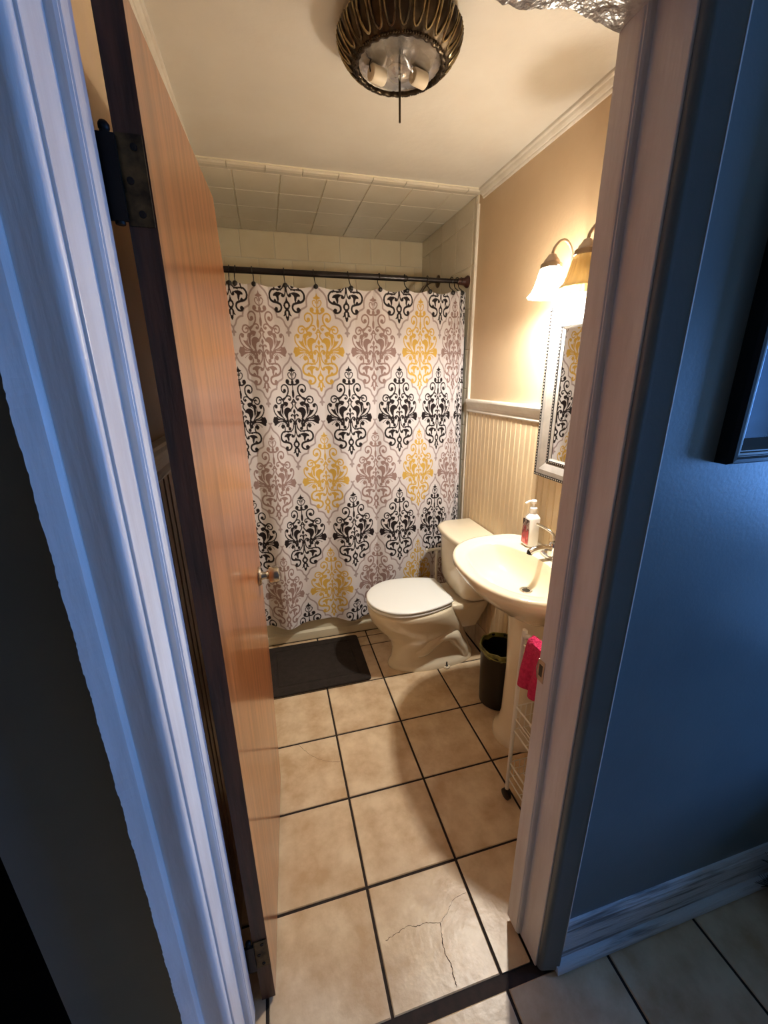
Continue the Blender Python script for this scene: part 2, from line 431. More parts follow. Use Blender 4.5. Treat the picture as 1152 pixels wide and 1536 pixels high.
# chair rails, crowns, base tiles
def rail(name, xw, sx, y0, y1, z0):
    h = .07
    p = [(0, 0), (.013, 0), (.016, .006), (.014, .012), (.010, .018), (.012, .030), (.020, .042), (.026, .050), (.028, .058), (.027, .066), (.022, h), (0, h)]
    b = MB().loft([[(xw - sx * a, y0, z0 + c) for a, c in p], [(xw - sx * a, y1, z0 + c) for a, c in p]])
    return struct(b.build(name, 'trim_white'))
rail('trim_1', XR, 1, YW, 1.622, 1.362)
rail('trim_2', XL, -1, YW, 1.622, 1.362)
def crown(name, xw, sx):
    p = [(0, .014), (.006, .014), (.009, .019), (.009, .023), (.013, .025), (.018, .032), (.021, .040), (.025, .042), (.028, .046), (.028, .055), (0, .055)]
    return struct(MB().loft([[(xw - sx * a, YW, ZC - .055 + c) for a, c in p], [(xw - sx * a, 1.585, ZC - .055 + c) for a, c in p]]).build(name, 'trim_white'))
crown('trim_3', XR, 1); crown('trim_4', XL, -1)
for nm, xw, sx in (('baseboard_right', XR, 1), ('baseboard_left', XL, -1)):
    root = struct(bx(nm, (min(xw, xw - sx * .006), YW, 0), (max(xw, xw - sx * .006), TUB - .06, .157), 'grout'))
    yy = [YW] + [.145 + T * k - .01 for k in range(1, 5)] + [TUB - .06]
    for i in range(len(yy) - 1):
        panel(root, 'floor_tile', 0, yy[i], yy[i + 1], .004, .157, xw - sx * .006, -sx, th=.006, gap=.002)

# ------------------------------------------------------------------ door wall and hall shell
wall_near = struct(MB().box((XL - .22, 0.0, -.03), (JL - .02, YW, 2.60)).build('wall_near', 'hall_blue'))
bx('wall_section', (JR + .02, 0.0, -.03), (HX, YW, 2.60), 'hall_blue', wall_near)
bx('wall_section', (JL - .02, 0.0, 2.075), (JR + .02, YW, 2.60), 'hall_blue', wall_near)
# plaster on the bathroom side
bx('plaster', (JR + .02, YW, 0), (XR, YW + .006, ZC), 'wall_beige', wall_near)
bx('plaster', (XL, YW, 2.075), (JR + .02, YW + .006, ZC), 'wall_beige', wall_near)
struct(bx('wall_rear', (-2.2, HB - .1, -.03), (HX, HB, 2.60), 'wall_beige'))
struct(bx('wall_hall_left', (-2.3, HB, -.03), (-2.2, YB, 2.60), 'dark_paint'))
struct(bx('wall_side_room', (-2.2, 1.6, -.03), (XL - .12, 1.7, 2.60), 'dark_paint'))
struct(bx('ceiling_hall', (-2.3, HB, 2.50), (HX, 0.0, 2.60), 'wall_beige'))
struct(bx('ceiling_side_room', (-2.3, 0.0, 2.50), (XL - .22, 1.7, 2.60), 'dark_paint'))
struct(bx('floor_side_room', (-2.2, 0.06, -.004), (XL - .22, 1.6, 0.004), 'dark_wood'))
# end wall of the hall with its window
WY0, WY1, WZ0, WZ1 = -1.07, -.45, .76, 1.72
we = struct(bx('wall_end', (HX, HB, -.03), (HX + .12, YW, WZ0), 'hall_blue'))
bx('wall_section', (HX, HB, WZ1), (HX + .12, YW, 2.6), 'hall_blue', we)
bx('wall_section', (HX, HB, WZ0), (HX + .12, WY0, WZ1), 'hall_blue', we)
bx('wall_section', (HX, WY1, WZ0), (HX + .12, YW, WZ1), 'hall_blue', we)
win = struct(MB().box((HX - .012, WY0 - .06, WZ0 - .04), (HX + .03, WY0 + .01, WZ1 + .06)).box((HX - .012, WY1 - .01, WZ0 - .04), (HX + .03, WY1 + .06, WZ1 + .06)).box((HX - .012, WY0 + .01, WZ1 - .01), (HX + .03, WY1 - .01, WZ1 + .06)).box((HX - .04, WY0 + .01, WZ0 - .04), (HX + .03, WY1 - .01, WZ0 + .01)).build('window_1', 'trim_white'))
zm = (WZ0 + WZ1) / 2
bx('sash_bar', (HX + .005, WY0 + .01, zm - .015), (HX + .03, WY1 - .01, zm + .015), 'trim_white', win)
for z0, z1 in ((WZ0 + .01, zm - .015), (zm + .015, WZ1 - .01)):
    bx('pane', (HX + .012, WY0 + .01, z0), (HX + .016, WY1 - .01, z1), 'pane_glass', win)

# ------------------------------------------------------------------ door frame: jambs, stops, casings
trim_r = struct(bx('trim_5', (JR, 0.0, 0.006), (JR + .02, YW, 2.055), 'jamb_white', bevel=.002))
MB().prism([(JR, .068), (JR - .009, .068), (JR - .0125, .0705), (JR - .0125, .073), (JR - .0145, .0745), (JR - .015, .078), (JR - .015, YW), (JR, YW)], 2, .02, 2.05).build('door_stop', 'jamb_white', trim_r)
trim_l = struct(bx('trim_6', (JL - .02, 0.0, 0.006), (JL, YW, 2.055), 'jamb_white', bevel=.002))
MB().prism([(JL, .068), (JL + .009, .068), (JL + .0125, .0705), (JL + .0125, .073), (JL + .0145, .0745), (JL + .015, .078), (JL + .015, .112), (JL, .112)][::-1], 2, .02, 2.05).build('door_stop', 'jamb_white', trim_l)
head = struct(bx('trim_7', (JL - .02, 0.0, 2.055), (JR + .02, YW, 2.075), 'jamb_white', bevel=.002))
# head stop under thick flaking paint: an uneven strip
b = MB(); n = 90; rings = []
for i in range(n + 1):
    t = i / n; x = JL + (JR - JL) * t
    j = lambda a: (random.random() - .5) * a
    dip = .006 * math.sin(9 * t) + .004 * math.sin(31 * t)
    rings.append([(x, .060 + j(.003), 2.056), (x, .063 + j(.004), 2.040 + dip * .4 + j(.003)), (x, .078 + j(.004), 2.037 + dip * .6 + j(.004)), (x, .098 + j(.004), 2.036 + dip + j(.004)), (x, YW, 2.034 + dip + j(.004)), (x, YW + .004, 2.056)])
b.loft(rings).build('door_stop', 'peel_paint', head, smooth=True, angle=60)
# strike plate on the latch side, with worn wood round it
sp = MB().box((JR - .0162, .098, .872), (JR - .0148, YW + .001, .928)).tube([(JR - .0155, YW + .001, .874), (JR - .016, YW + .006, .900), (JR - .0155, YW + .001, .926)], .0018, 6)
spo = sp.build('strike_plate', 'brushed_steel', trim_r)
bx('latch_hole', (JR - .0168, .104, .886), (JR - .0160, .115, .916), 'drain_dark', spo)
# casings on the hall side
def casing(name, x0, sx, z1, mt='jamb_white'):
    p = [(0, 0), (0, -.006), (.0008, -.0088), (.0022, -.0112), (.0045, -.0134), (.0075, -.0150), (.011, -.0160), (.015, -.0167), (.017, -.0170), (.054, -.0252), (.056, -.0256), (.0588, -.0255), (.060, -.0242), (.060, 0)]
    if sx < 0: p = [(a, c if a < .0105 else (-.0165 if c else 0)) for a, c in p]      # the left one is flat
    p = [(a if a < .02 else a * (.90 if sx > 0 else .72), c) for a, c in p]
    pr = [(x0 + sx * a, c) for a, c in p]
    if sx < 0: pr = pr[::-1]
    return struct(MB().prism(pr, 2, .012, z1).build(name, mt, smooth=True, angle=24))
casing('trim_8', JR + .004, 1, 2.12, 'hall_blue')
cl = casing('trim_9', JL - .004, -1, 2.12)
p = [(0, 0), (-.007, 0), (-.012, .0012), (-.0165, .0042), (-.0195, .009), (-.0205, .014), (-.0205, .057), (-.018, .060), (0, .060)]
struct(MB().prism([(a, 2.060 + c) for a, c in p], 0, JL - .004, JR + .004).build('trim_10', 'jamb_white', smooth=True, angle=50))
# flat back band left bare and white beyond the casing, with a ragged paint edge
b = MB(); rings = []; n = 420
for i in range(n + 1):
    z = .012 + 2.1 * i / n; e = .0012 * (random.random() - .5) + .0006 * math.sin(i * .31)
    x1 = -.7064; x0 = -.7330 + e
    rings.append([(x1, 0, z), (x1, -.020, z), (x1 - .0045, -.027, z), (x1 - .0065, -.0282, z), (x0 + .0005, -.0385, z), (x0, 0, z)][::-1])
b.loft(rings).build('back_band', 'jamb_white', cl)
# outer arris of the right casing: edge highlight put in as a white strip
bx('edge_highlight', (JR + .0562, -.0266, .10), (JR + .0586, -.0220, 2.12), 'jamb_white', trim_r)
# hall baseboard and shoe
for nm, x0, x1 in (('baseboard_hall_right', JR + .060, HX), ('baseboard_hall_left', XL - .215, -.737)):
    p = [(0, .006), (-.014, .006), (-.014, .125), (-.012, .132), (-.013, .140), (-.008, .150), (-.005, .158), (0, .160)]
    root = struct(MB().prism(p[::-1], 0, x0, x1).build(nm, 'worn_white'))
    q = [(-.014, .006), (-.034, .006), (-.033, .016), (-.029, .025), (-.022, .031), (-.014, .033)]
    MB().prism(q[::-1], 0, x0 - (.012 if x0 > 0 else 0), x1).build('shoe_moulding', 'worn_white', root)

# ------------------------------------------------------------------ door, standing open into the bathroom
door = struct(bpy.data.objects.new('door_1', None)); C.objects.link(door); door.location = (-.611, .13, .012); ORG[door] = (-.611, .13, .012)
Y0, Y1, Z0, Z1 = .130, .768, .012, 1.985
def fx(y, z):
    t = (y - Y0) / (Y1 - Y0)
    return -.594 + t * (.034 + .013 * math.sin(PI * min(max(z, 0), 2) / 2))
TH = .034
ny, nz = 12, 40
face = MB(); rim = MB()
def yfar(z):                                   # the free top corner is planed off
    return Y1 - max(0, (z - 1.80)) * .13
g = [[(fx(Y0 + (yfar(z) - Y0) * i / ny, z), Y0 + (yfar(z) - Y0) * i / ny, z) for i in range(ny + 1)] for z in [Z0 + (Z1 - Z0) * k / nz for k in range(nz + 1)]]
def sheet(mb, gg, flip):
    n = len(gg[0]); vs = [p for r in gg for p in r]; fs = []
    for k in range(len(gg) - 1):
        for i in range(n - 1):
            f = (k * n + i, k * n + i + 1, (k + 1) * n + i + 1, (k + 1) * n + i); fs.append(f[::-1] if flip else f)
    mb.add(vs, fs)
sheet(face, g, False)
sheet(face, [[(p[0] - TH, p[1], p[2]) for p in r] for r in g], True)
face.build('door_face', 'door_wood', door, smooth=True)
sheet(rim, [[(p[0] - TH, p[1], p[2]), p] for p in [r[0] for r in g]], False)
sheet(rim, [[p, (p[0] - TH, p[1], p[2])] for p in [r[-1] for r in g]], False)
sheet(rim, [[p, (p[0] - TH, p[1], p[2])] for p in g[0]], True)
sheet(rim, [[p, (p[0] - TH, p[1], p[2])] for p in g[-1]], False)
rim.build('door_edge', 'door_edge', door)
for zc in (1.79, .20):
    h = MB().box((-.6265, .1275, zc - .05), (-.596, .1302, zc + .05)).build('hinge', 'old_brass', door, bevel=.0006)
    MB().box((JL + .0005, YW - .03, zc - .05), (JL + .0025, YW + .008, zc + .05)).build('hinge_leaf', 'dark_metal', h)
    k = MB()
    for j in range(5):
        k.lathe([(.0058, -.0094), (.0062, -.008), (.0062, .008), (.0058, .0094)], (-.637, .1285, zc - .04 + .02 * j), 10)
    k.sphere((-.637, .1285, zc + .054), .007, 8, 5)
    k.build('knuckle', 'dark_metal', h, smooth=True)
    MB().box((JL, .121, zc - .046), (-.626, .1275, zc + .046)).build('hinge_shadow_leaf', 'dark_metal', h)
    for dz, dx in ((.036, .004), (0, -.006), (-.036, .002)):
        MB().lathe([(.0045, 0), (.0042, .0012), (.002, .0006)], (-.611 + dx, .1275, zc + dz), 10, axis=(0, -1, 0)).build('screw', 'dark_metal', h)
ky, kz = .702, .945
kx = fx(ky, kz)
kn = MB().lathe([(.031, -.001), (.031, .003), (.027, .0075), (.016, .009)], (kx, ky, kz), 28, axis=(1, 0, 0)).build('knob_rose', 'satin_nickel', door, smooth=True, angle=30)
MB().lathe([(.0145, .008), (.012, .016), (.0115, .024), (.015, .030), (.024, .033), (.0262, .037), (.0265, .058), (.0245, .063), (.018, .066), (.010, .067)], (kx, ky, kz), 28, axis=(1, 0, 0)).build('knob', 'satin_nickel', kn, smooth=True, angle=30)

# ------------------------------------------------------------------ tub
tub = thing('bathtub', (0, 2.05, 0), 'almond bathtub behind the patterned shower curtain', 'bathtub')
b = MB()
ap = [(TUB + .002, 0.0), (TUB - .004, .03), (TUB - .004, .055), (TUB + .012, .065), (TUB + .016, .30), (TUB + .010, .325), (TUB + .006, .345), (TUB + .010, .365), (TUB + .025, .372), (TUB + .07, .372), (TUB + .09, .355), (TUB + .12, .12), (TUB + .16, .07), (YB - .16, .07), (YB - .12, .12), (YB - .09, .355), (YB - .07, .372), (YB - .006, .372), (YB - .006, 0)]
b.prism(ap, 0, XL + .008, XR - .008)
b.build('basin', 'tub', tub, smooth=True, angle=35)
for xa, xb_ in ((XL + .009, XL + .10), (XR - .10, XR - .009)):
    bx('end_wall', (xa, TUB + .03, .05), (xb_, YB - .02, .373), 'tub', tub, bevel=.01)

# ------------------------------------------------------------------ shower rod, hooks
rod = thing('shower_rod', (0, 1.70, 2.028), 'dark bronze telescoping shower curtain rod spanning the tub alcove', 'curtain rod')
RY, RZ = 1.70, 2.028
MB().tube([(XL + .02, RY, RZ), (.262, RY, RZ)], .0140, 16).build('outer_tube', 'rod_bronze', rod, smooth=True)
MB().tube([(.262, RY, RZ), (XR - .02, RY, RZ)], .0112, 16).build('inner_tube', 'rod_bronze', rod, smooth=True)
MB().lathe([(.0150, -.006), (.0152, 0), (.0150, .004), (.0118, .010)], (.262, RY, RZ), 16, axis=(1, 0, 0)).build('collar', 'rod_bronze', rod, smooth=True)
for sx, xw in ((1, XR - .010), (-1, XL + .010)):
    MB().lathe([(.030, 0), (.030, .006), (.026, .012), (.019, .020), (.0165, .040), (.0150, .058)], (xw, RY, RZ), 20, axis=(-sx, 0, 0)).build('end_cap', 'rod_mahogany', rod, smooth=True, angle=30)
HKS = [-.592, -.566, -.489, -.345, -.204, -.034, .121, .258, .382, .515, .545, .568]
def foldy(x):
    u = (x + .70) / 1.30
    return u
hk = MB(); pts = []
for i in range(22):
    a = math.radians(200 - 250 * i / 21.0); pts.append((0.0, math.sin(a) * 0 + .0175 * math.cos(a), .0175 * math.sin(a)))
loop = [(0, .0175 * math.cos(math.radians(a)), .0175 * math.sin(math.radians(a))) for a in range(215, -20, -12)]
path = loop + [(0, .013, -.020), (0, .002, -.032), (0, -.016, -.042), (0, -.030, -.050), (0, -.038, -.058)]
hk.tube(cr(path, 3), .0024, 6)
hme = MB(); hme.v, hme.f = hk.v, hk.f
hook_me = bpy.data.meshes.new('hook_wire'); hook_me.from_pydata([tuple(p) for p in hk.v], [], hk.f); hook_me.materials.append(M['black_plastic']); hook_me.update()
cb = MB().lathe([(.004, 0), (.0105, .002), (.0115, .005), (.0095, .009), (.004, .011)], (0, -.032, -.062), 14, axis=(0, -1, 0))
btn_me = bpy.data.meshes.new('button'); btn_me.from_pydata([tuple(p) for p in cb.v], [], cb.f); btn_me.materials.append(M['black_plastic']); btn_me.polygons.foreach_set('use_smooth', [True] * len(btn_me.polygons)); btn_me.update()
HLAB = ['black shower hook in the close pair beside the open wooden door'] * 2 + [
    'black shower hook on the rod above the mauve motif beside the door',
    'black shower hook above the half black motif between the door-side mauve and yellow motifs',
    'black shower hook above the yellow motif nearer the wooden door',
    'black shower hook above the half black motif between door-side yellow motif and next mauve motif',
    'black shower hook beside the mauve motif that has yellow motifs on both sides',
    'black shower hook close to the collar where the rod narrows',
    'black shower hook above the yellow motif nearer the toilet'] + ['black shower hook in the tight trio beside the mahogany rod end'] * 3
for i, x in enumerate(HKS):
    r = thing('shower_hook', (x, RY, RZ), HLAB[i], 'curtain hook', 'black hooks along the shower rod')
    ang = (random.random() - .5) * .7
    if i in (0, 1, 9, 10, 11): ang += .35
    r.rotation_euler = (0, ang * .5, ang * .5)
    for nm, me in (('wire', hook_me), ('button', btn_me)):
        o = bpy.data.objects.new(nm, me); C.objects.link(o); o.parent = r

# ------------------------------------------------------------------ shower curtain with its damask print
RW, RH = 400, 864                 # raster of one repeat; 600 x 1296 design units
KS = RW / 600.0
motif = np.zeros((RH, RW)); lattice = np.zeros((RH, RW)); holes = np.zeros((RH, RW))
def stamp(A, x, y, r):
    px, py, pr_ = (x + 300) * KS, (y + 648) * KS, r * KS
    x0, x1 = int(max(px - pr_ - 2, 0)), int(min(px + pr_ + 3, RW)); y0, y1 = int(max(py - pr_ - 2, 0)), int(min(py + pr_ + 3, RH))
    if x1 <= x0 or y1 <= y0: return
    yy, xx = np.mgrid[y0:y1, x0:x1]
    d = np.sqrt((xx + .5 - px) ** 2 + (yy + .5 - py) ** 2)
    A[y0:y1, x0:x1] = np.maximum(A[y0:y1, x0:x1], np.clip(pr_ - d + .5, 0, 1))
def stroke(pts, w0, w1=None, wm=None, A=None, mirror=True, dense=14):
    A = motif if A is None else A
    c = cr(pts, dense); n = len(c)
    for i, p in enumerate(c):
        t = i / (n - 1)
        e = w0 if w1 is None else w0 + (w1 - w0) * t
        if wm is not None: e = e + (wm - e) * math.sin(PI * t)
        stamp(A, p[0], p[1], e)
        if mirror: stamp(A, -p[0], p[1], e)
def spiral(cx, cy, r, a0, turns, w0, w1, sgn=1, lead=()):
    pts = list(lead)
    k = int(8 * turns) + 1
    for i in range(k + 1):
        t = i / k; a = math.radians(a0) + sgn * 2 * PI * turns * t; rr = r * (1 - .82 * t)
        pts.append((cx + rr * math.cos(a), cy + rr * math.sin(a)))
    stroke(pts, w0, w1)
    stamp(motif, cx, cy, w1 * 1.5); stamp(motif, -cx, cy, w1 * 1.5)
def blob(pts, A=None, mirror=True):       # filled polygon
    A = motif if A is None else A
    P = np.array(cr(pts, 6, closed=True))
    for s in ((1, -1) if mirror else (1,)):
        X = (P[:, 0] * s + 300) * KS; Yp = (P[:, 1] + 648) * KS
        x0, x1 = int(max(X.min() - 1, 0)), int(min(X.max() + 2, RW)); y0, y1 = int(max(Yp.min() - 1, 0)), int(min(Yp.max() + 2, RH))
        yy, xx = np.mgrid[y0:y1, x0:x1]; xx = xx + .5; yy = yy + .5; ins = np.zeros(xx.shape, bool); j = len(X) - 1
        for i in range(len(X)):
            cnd = (Yp[i] > yy) != (Yp[j] > yy)
            with np.errstate(divide='ignore', invalid='ignore'):
                ins ^= cnd & (xx < (X[j] - X[i]) * (yy - Yp[i]) / (Yp[j] - Yp[i] + 1e-9) + X[i])
            j = i
        A[y0:y1, x0:x1] = np.maximum(A[y0:y1, x0:x1], ins * 1.0)
MXS = [.655, .72]
def D(*pts): return [((x - 402) * MXS[0], (y - 760) * MXS[1] - 38) for x, y in pts]
def ball(x, y, r):
    (px, py), = D((x, y)); stamp(motif, px, py, r * .70); stamp(motif, -px, py, r * .70)
def st(w0, *pts, w1=None, wm=None): stroke(D(*pts), w0 * .70, None if w1 is None else w1 * .70, None if wm is None else wm * .70)
def bl(*pts): blob(D(*pts))
def cut(w_, *pts): stroke(D(*pts), w_ * .70, A=holes)
# finial and crown
bl((402, 168), (420, 204), (458, 226), (424, 242), (402, 240), (396, 200))
st(7, (402, 235), (402, 350))
st(7, (402, 348), (450, 318), (468, 280), (450, 254), (424, 262), (420, 288))
st(12, (402, 405), (440, 412), (478, 398), (504, 378), (496, 352), (472, 352)); ball(478, 370, 25)
bl((402, 345), (424, 372), (420, 410), (402, 425), (394, 380))
st(8, (402, 410), (402, 500)); st(8, (402, 480), (402, 585), w1=6, wm=20)
# upper scrolls
st(12, (575, 612), (520, 562), (486, 510), (486, 452), (515, 418), (560, 412), (598, 442), (596, 490), (562, 514), (528, 500), w1=9); ball(545, 488, 26)
st(9, (640, 614), (560, 586), (500, 560), (458, 566), (446, 598), (468, 618), (488, 604)); ball(474, 598, 13)
st(12, (572, 650), (600, 602), (645, 570), (694, 582), (710, 626), (682, 658), (640, 652), (622, 622), (644, 600), (664, 618), w1=7)
# acanthus
bl((446, 762), (478, 722), (530, 712), (576, 740), (592, 800), (562, 862), (530, 930), (512, 992), (498, 930), (514, 860), (508, 800), (480, 776))
bl((498, 652), (555, 634), (602, 664), (642, 720), (644, 796), (608, 838), (598, 790), (586, 730), (560, 704), (518, 694))
bl((604, 662), (642, 676), (662, 752), (716, 752), (684, 802), (640, 836), (570, 872), (612, 800), (626, 720))
cut(6, (548, 870), (590, 800), (584, 724)); cut(5, (566, 868), (626, 800), (640, 720)); cut(5, (560, 690), (580, 700), (592, 740))
st(10, (540, 905), (600, 872), (668, 852), (724, 816), (764, 762), (768, 704), (738, 672), (704, 684), w1=9); ball(722, 698, 24)
# side cone, dots
bl((518, 950), (574, 890), (660, 868), (706, 848), (722, 826), (748, 834), (774, 828), (796, 856), (804, 896), (788, 920), (782, 950), (750, 946), (716, 926), (650, 908), (584, 922), (536, 972))
cut(5, (626, 890), (704, 884))
for q in ((584, 938), (612, 926), (640, 926), (667, 933), (690, 946), (708, 962)): ball(q[0], q[1], 8)
# about the axis
st(10, (402, 606), (430, 650), (420, 696), (452, 742)); st(8, (402, 640), (448, 654)); bl((402, 735), (424, 770), (402, 804), (395, 770))
st(9, (404, 870), (414, 828), (440, 810), (462, 826)); ball(452, 828, 13)
st(11, (408, 950), (428, 892), (462, 872), (492, 894), (474, 920)); ball(466, 902, 18)
st(8, (402, 800), (402, 940)); st(9, (428, 930), (436, 990), (470, 1032), (540, 1052))
st(9, (402, 930), (408, 1020), (416, 1080), (440, 1122), (472, 1116), (466, 1088)); ball(456, 1104, 17)
ball(540, 960, 24); ball(500, 1006, 25); st(8, (540, 960), (520, 985), (500, 1006))
st(10, (604, 1048), (588, 1006), (598, 962), (630, 944), (654, 968)); ball(630, 974, 26)
# lower scrolls
st(9, (478, 1046), (560, 1040), (630, 1046), (672, 1092), (668, 1150), (626, 1182), (556, 1196), (504, 1216), (490, 1258), (520, 1296), (572, 1302), (600, 1274), w1=12, wm=15); ball(576, 1272, 27)
bl((474, 1084), (540, 1068), (602, 1090), (614, 1118), (572, 1122), (556, 1154), (540, 1196), (522, 1156), (518, 1118))
bl((560, 1180), (590, 1150), (612, 1176), (590, 1196))
# pendant
bl((402, 1126), (420, 1170), (450, 1206), (450, 1246), (402, 1290), (390, 1200))
bl((402, 1276), (440, 1290), (452, 1330), (470, 1352), (446, 1354), (434, 1346), (422, 1390), (402, 1410), (392, 1340))
stroke(D((402, 1224), (402, 1232)), 15, A=holes); stroke(D((402, 1306), (402, 1346)), 8, A=holes)
motif *= (1 - holes)
# ogee lattice: pointed apex stepping down to the side knots
LW = 8.6; MXS[0] = .70; MXS[1] = .68
stroke(D((402, 5), (440, 76), (506, 136), (546, 206), (550, 300)), LW, A=lattice)
stroke(D((550, 300), (574, 320), (626, 346), (656, 392), (668, 446)), LW, A=lattice)
stroke(D((668, 446), (716, 456), (762, 490), (788, 546), (822, 586), (830, 640)), LW, A=lattice)
stroke(D((800, 650), (815, 640), (831, 690)), LW * .9, A=lattice)
stroke(D((402, -20), (402, 15)), LW * 1.1, A=lattice)
stroke(D((408, -14), (426, -30)), LW * .9, A=lattice)
def sample(A, du, dv):
    fx_ = np.clip((du + .5) * RW - .5, 0, RW - 1.001); fy_ = np.clip((.5 - dv) * RH - .5, 0, RH - 1.001)
    x0 = fx_.astype(int); y0 = fy_.astype(int); a = fx_ - x0; c = fy_ - y0
    return (A[y0, x0] * (1 - a) + A[y0, x0 + 1] * a) * (1 - c) + (A[y0 + 1, x0] * (1 - a) + A[y0 + 1, x0 + 1] * a) * c
NX, NZ = 620, 860
s = np.linspace(0, 1, NX)
X0, X1 = XL + .025, .588
xs_ = X0 + (X1 - X0) * s
kx_, ku_ = [-.70, -.60, -.345, -.055, .222, .455, .53, .60], [-1.45, -1.0, 0.0, 1.0, 2.0, 3.0, 3.5, 4.15]
U = np.interp(xs_, kx_, ku_)
U = np.convolve(np.pad(U, 20, mode='edge'), np.ones(41) / 41, mode='valid'); U[:20] = np.interp(xs_[:20], kx_, ku_); U[-20:] = np.interp(xs_[-20:], kx_, ku_)
hooks = np.array(sorted(HKS))
ztop = 1.975 + np.zeros(NX)
for i in range(len(hooks) - 1):
    a, c = hooks[i], hooks[i + 1]; msk = (xs_ >= a) & (xs_ <= c)
    t = (xs_[msk] - a) / (c - a); ztop[msk] = 1.975 - min(.016, .11 * (c - a)) * np.sin(PI * t)
tz = np.linspace(0, 1, NZ)[:, None]                # 0 at top
zb = .135 + .02 * np.cos((xs_ + .45) * 5)
Z = ztop[None, :] * (1 - tz) + zb[None, :] * tz
X = np.repeat(xs_[None, :], NZ, 0)
def wave(x): return .55 * np.sin(2 * PI * (x + .52) / .33) + .35 * np.sin(2 * PI * (x + .1) / .21 + .8)
edge = np.clip((xs_ - .40) / .18, 0, 1)
A0 = (.011 + .032 * tz ** .8)
Yc = 1.678 - .022 * tz - A0 * wave(xs_ + 0)[None, :] * (1 - .4 * edge)[None, :] - (.011 * edge * np.sin((xs_ - .40) * 2 * PI / .062))[None, :] * (1 - .35 * tz)
Yc += .010 * np.exp(-tz * 9) * np.sin(2 * PI * xs_ / .145)[None, :]
Yc -= .035 * np.exp(-((xs_ + .46) / .10) ** 2)[None, :] * tz ** 3
Yc = np.minimum(Yc, TUB - .012)
X = X + .006 * np.sin(2 * PI * (xs_ + .3) / .26)[None, :] * tz
Uf = np.repeat(U[None, :], NZ, 0); Vf = (Z - 1.37) / .665
# print colours
col = np.zeros((NZ, NX, 3)); base = np.array(lin((202, 197, 199))[:3]); col[:] = base
def over(mask, c): 
    col[:] = col * (1 - mask[..., None]) + np.array(c) * mask[..., None]
dk, mv, yl, lt = lin((30, 23, 25))[:3], lin((140, 116, 112))[:3], lin((192, 156, 74))[:3], lin((152, 138, 138))[:3]
du, dv = Uf - np.round(Uf), Vf - np.round(Vf)
du2, dv2 = Uf - .5 - np.round(Uf - .5), Vf - .5 - np.round(Vf - .5)
over(sample(lattice, du, dv), lt); over(sample(lattice, du2, dv2), lt)
over(sample(motif, du, dv), dk)
par = np.round(Uf - .5).astype(int) % 2
m2 = sample(motif, du2, dv2)
over(m2 * (par == 0), yl); over(m2 * (par == 1), mv)
hem = np.clip(1 - np.abs(tz - .004) / .0035, 0, 1) * (Vf * 0 + 1)
over(hem * .0, dk)
curtain_me = bpy.data.meshes.new('shower_curtain')
V3 = np.stack([X, Yc - 1.66, Z - .13], -1).reshape(-1, 3)
idx = np.arange(NX * NZ).reshape(NZ, NX)
F = np.stack([idx[:-1, :-1], idx[1:, :-1], idx[1:, 1:], idx[:-1, 1:]], -1).reshape(-1, 4)
curtain_me.vertices.add(len(V3)); curtain_me.vertices.foreach_set('co', V3.astype(np.float32).ravel())
curtain_me.loops.add(F.size); curtain_me.loops.foreach_set('vertex_index', F.astype(np.int32).ravel())
curtain_me.polygons.add(len(F)); curtain_me.polygons.foreach_set('loop_start', np.arange(0, F.size, 4, dtype=np.int32))
curtain_me.polygons.foreach_set('use_smooth', np.ones(len(F), bool))
curtain_me.update(calc_edges=True)
at = curtain_me.attributes.new('print', 'FLOAT_COLOR', 'POINT')
at.data.foreach_set('color', np.concatenate([col.reshape(-1, 3), np.ones((NX * NZ, 1))], 1).astype(np.float32).ravel())
curtain_me.materials.append(M['damask_cloth'])
curtain = bpy.data.objects.new('shower_curtain', curtain_me); C.objects.link(curtain); curtain.location = (0, 1.66, .13)
tag(curtain, 'white shower curtain printed with black, yellow and mauve damask motifs', 'shower curtain')

# shower arm behind the curtain, dark caddy on the alcove wall
sa = thing('shower_pipe', (XR - .009, 2.12, 2.11), 'brown round shower arm plate on the alcove tile behind the rod', 'shower head')
MB().lathe([(.036, 0), (.035, .004), (.024, .010), (.014, .014)], (XR - .009, 2.12, 2.11), 20, axis=(-1, 0, 0)).build('escutcheon', 'escutcheon_brown', sa, smooth=True)
MB().tube(cr([(XR - .012, 2.12, 2.11), (XR - .06, 2.12, 2.105), (XR - .10, 2.12, 2.075), (XR - .13, 2.12, 2.03)], 5), .009, 10).build('pipe', 'bronze_pipe', sa, smooth=True)
MB().lathe([(.012, 0), (.016, .02), (.034, .045), (.036, .055), (.03, .056)], (XR - .13, 2.12, 2.03), 16, axis=(-.6, 0, -.8)).build('shower_head', 'bronze_pipe', sa, smooth=True)
ca = thing('shower_caddy', (XR - .02, 1.745, 1.50), 'narrow black strip hanging on the tile beside the curtain edge', 'caddy')
bx('back_plate', (XR - .016, 1.700, 1.505), (XR - .009, 1.745, 1.758), 'black_plastic', ca, bevel=.002)
bx('tray', (XR - .05, 1.700, 1.500), (XR - .016, 1.745, 1.512), 'black_plastic', ca, bevel=.002)

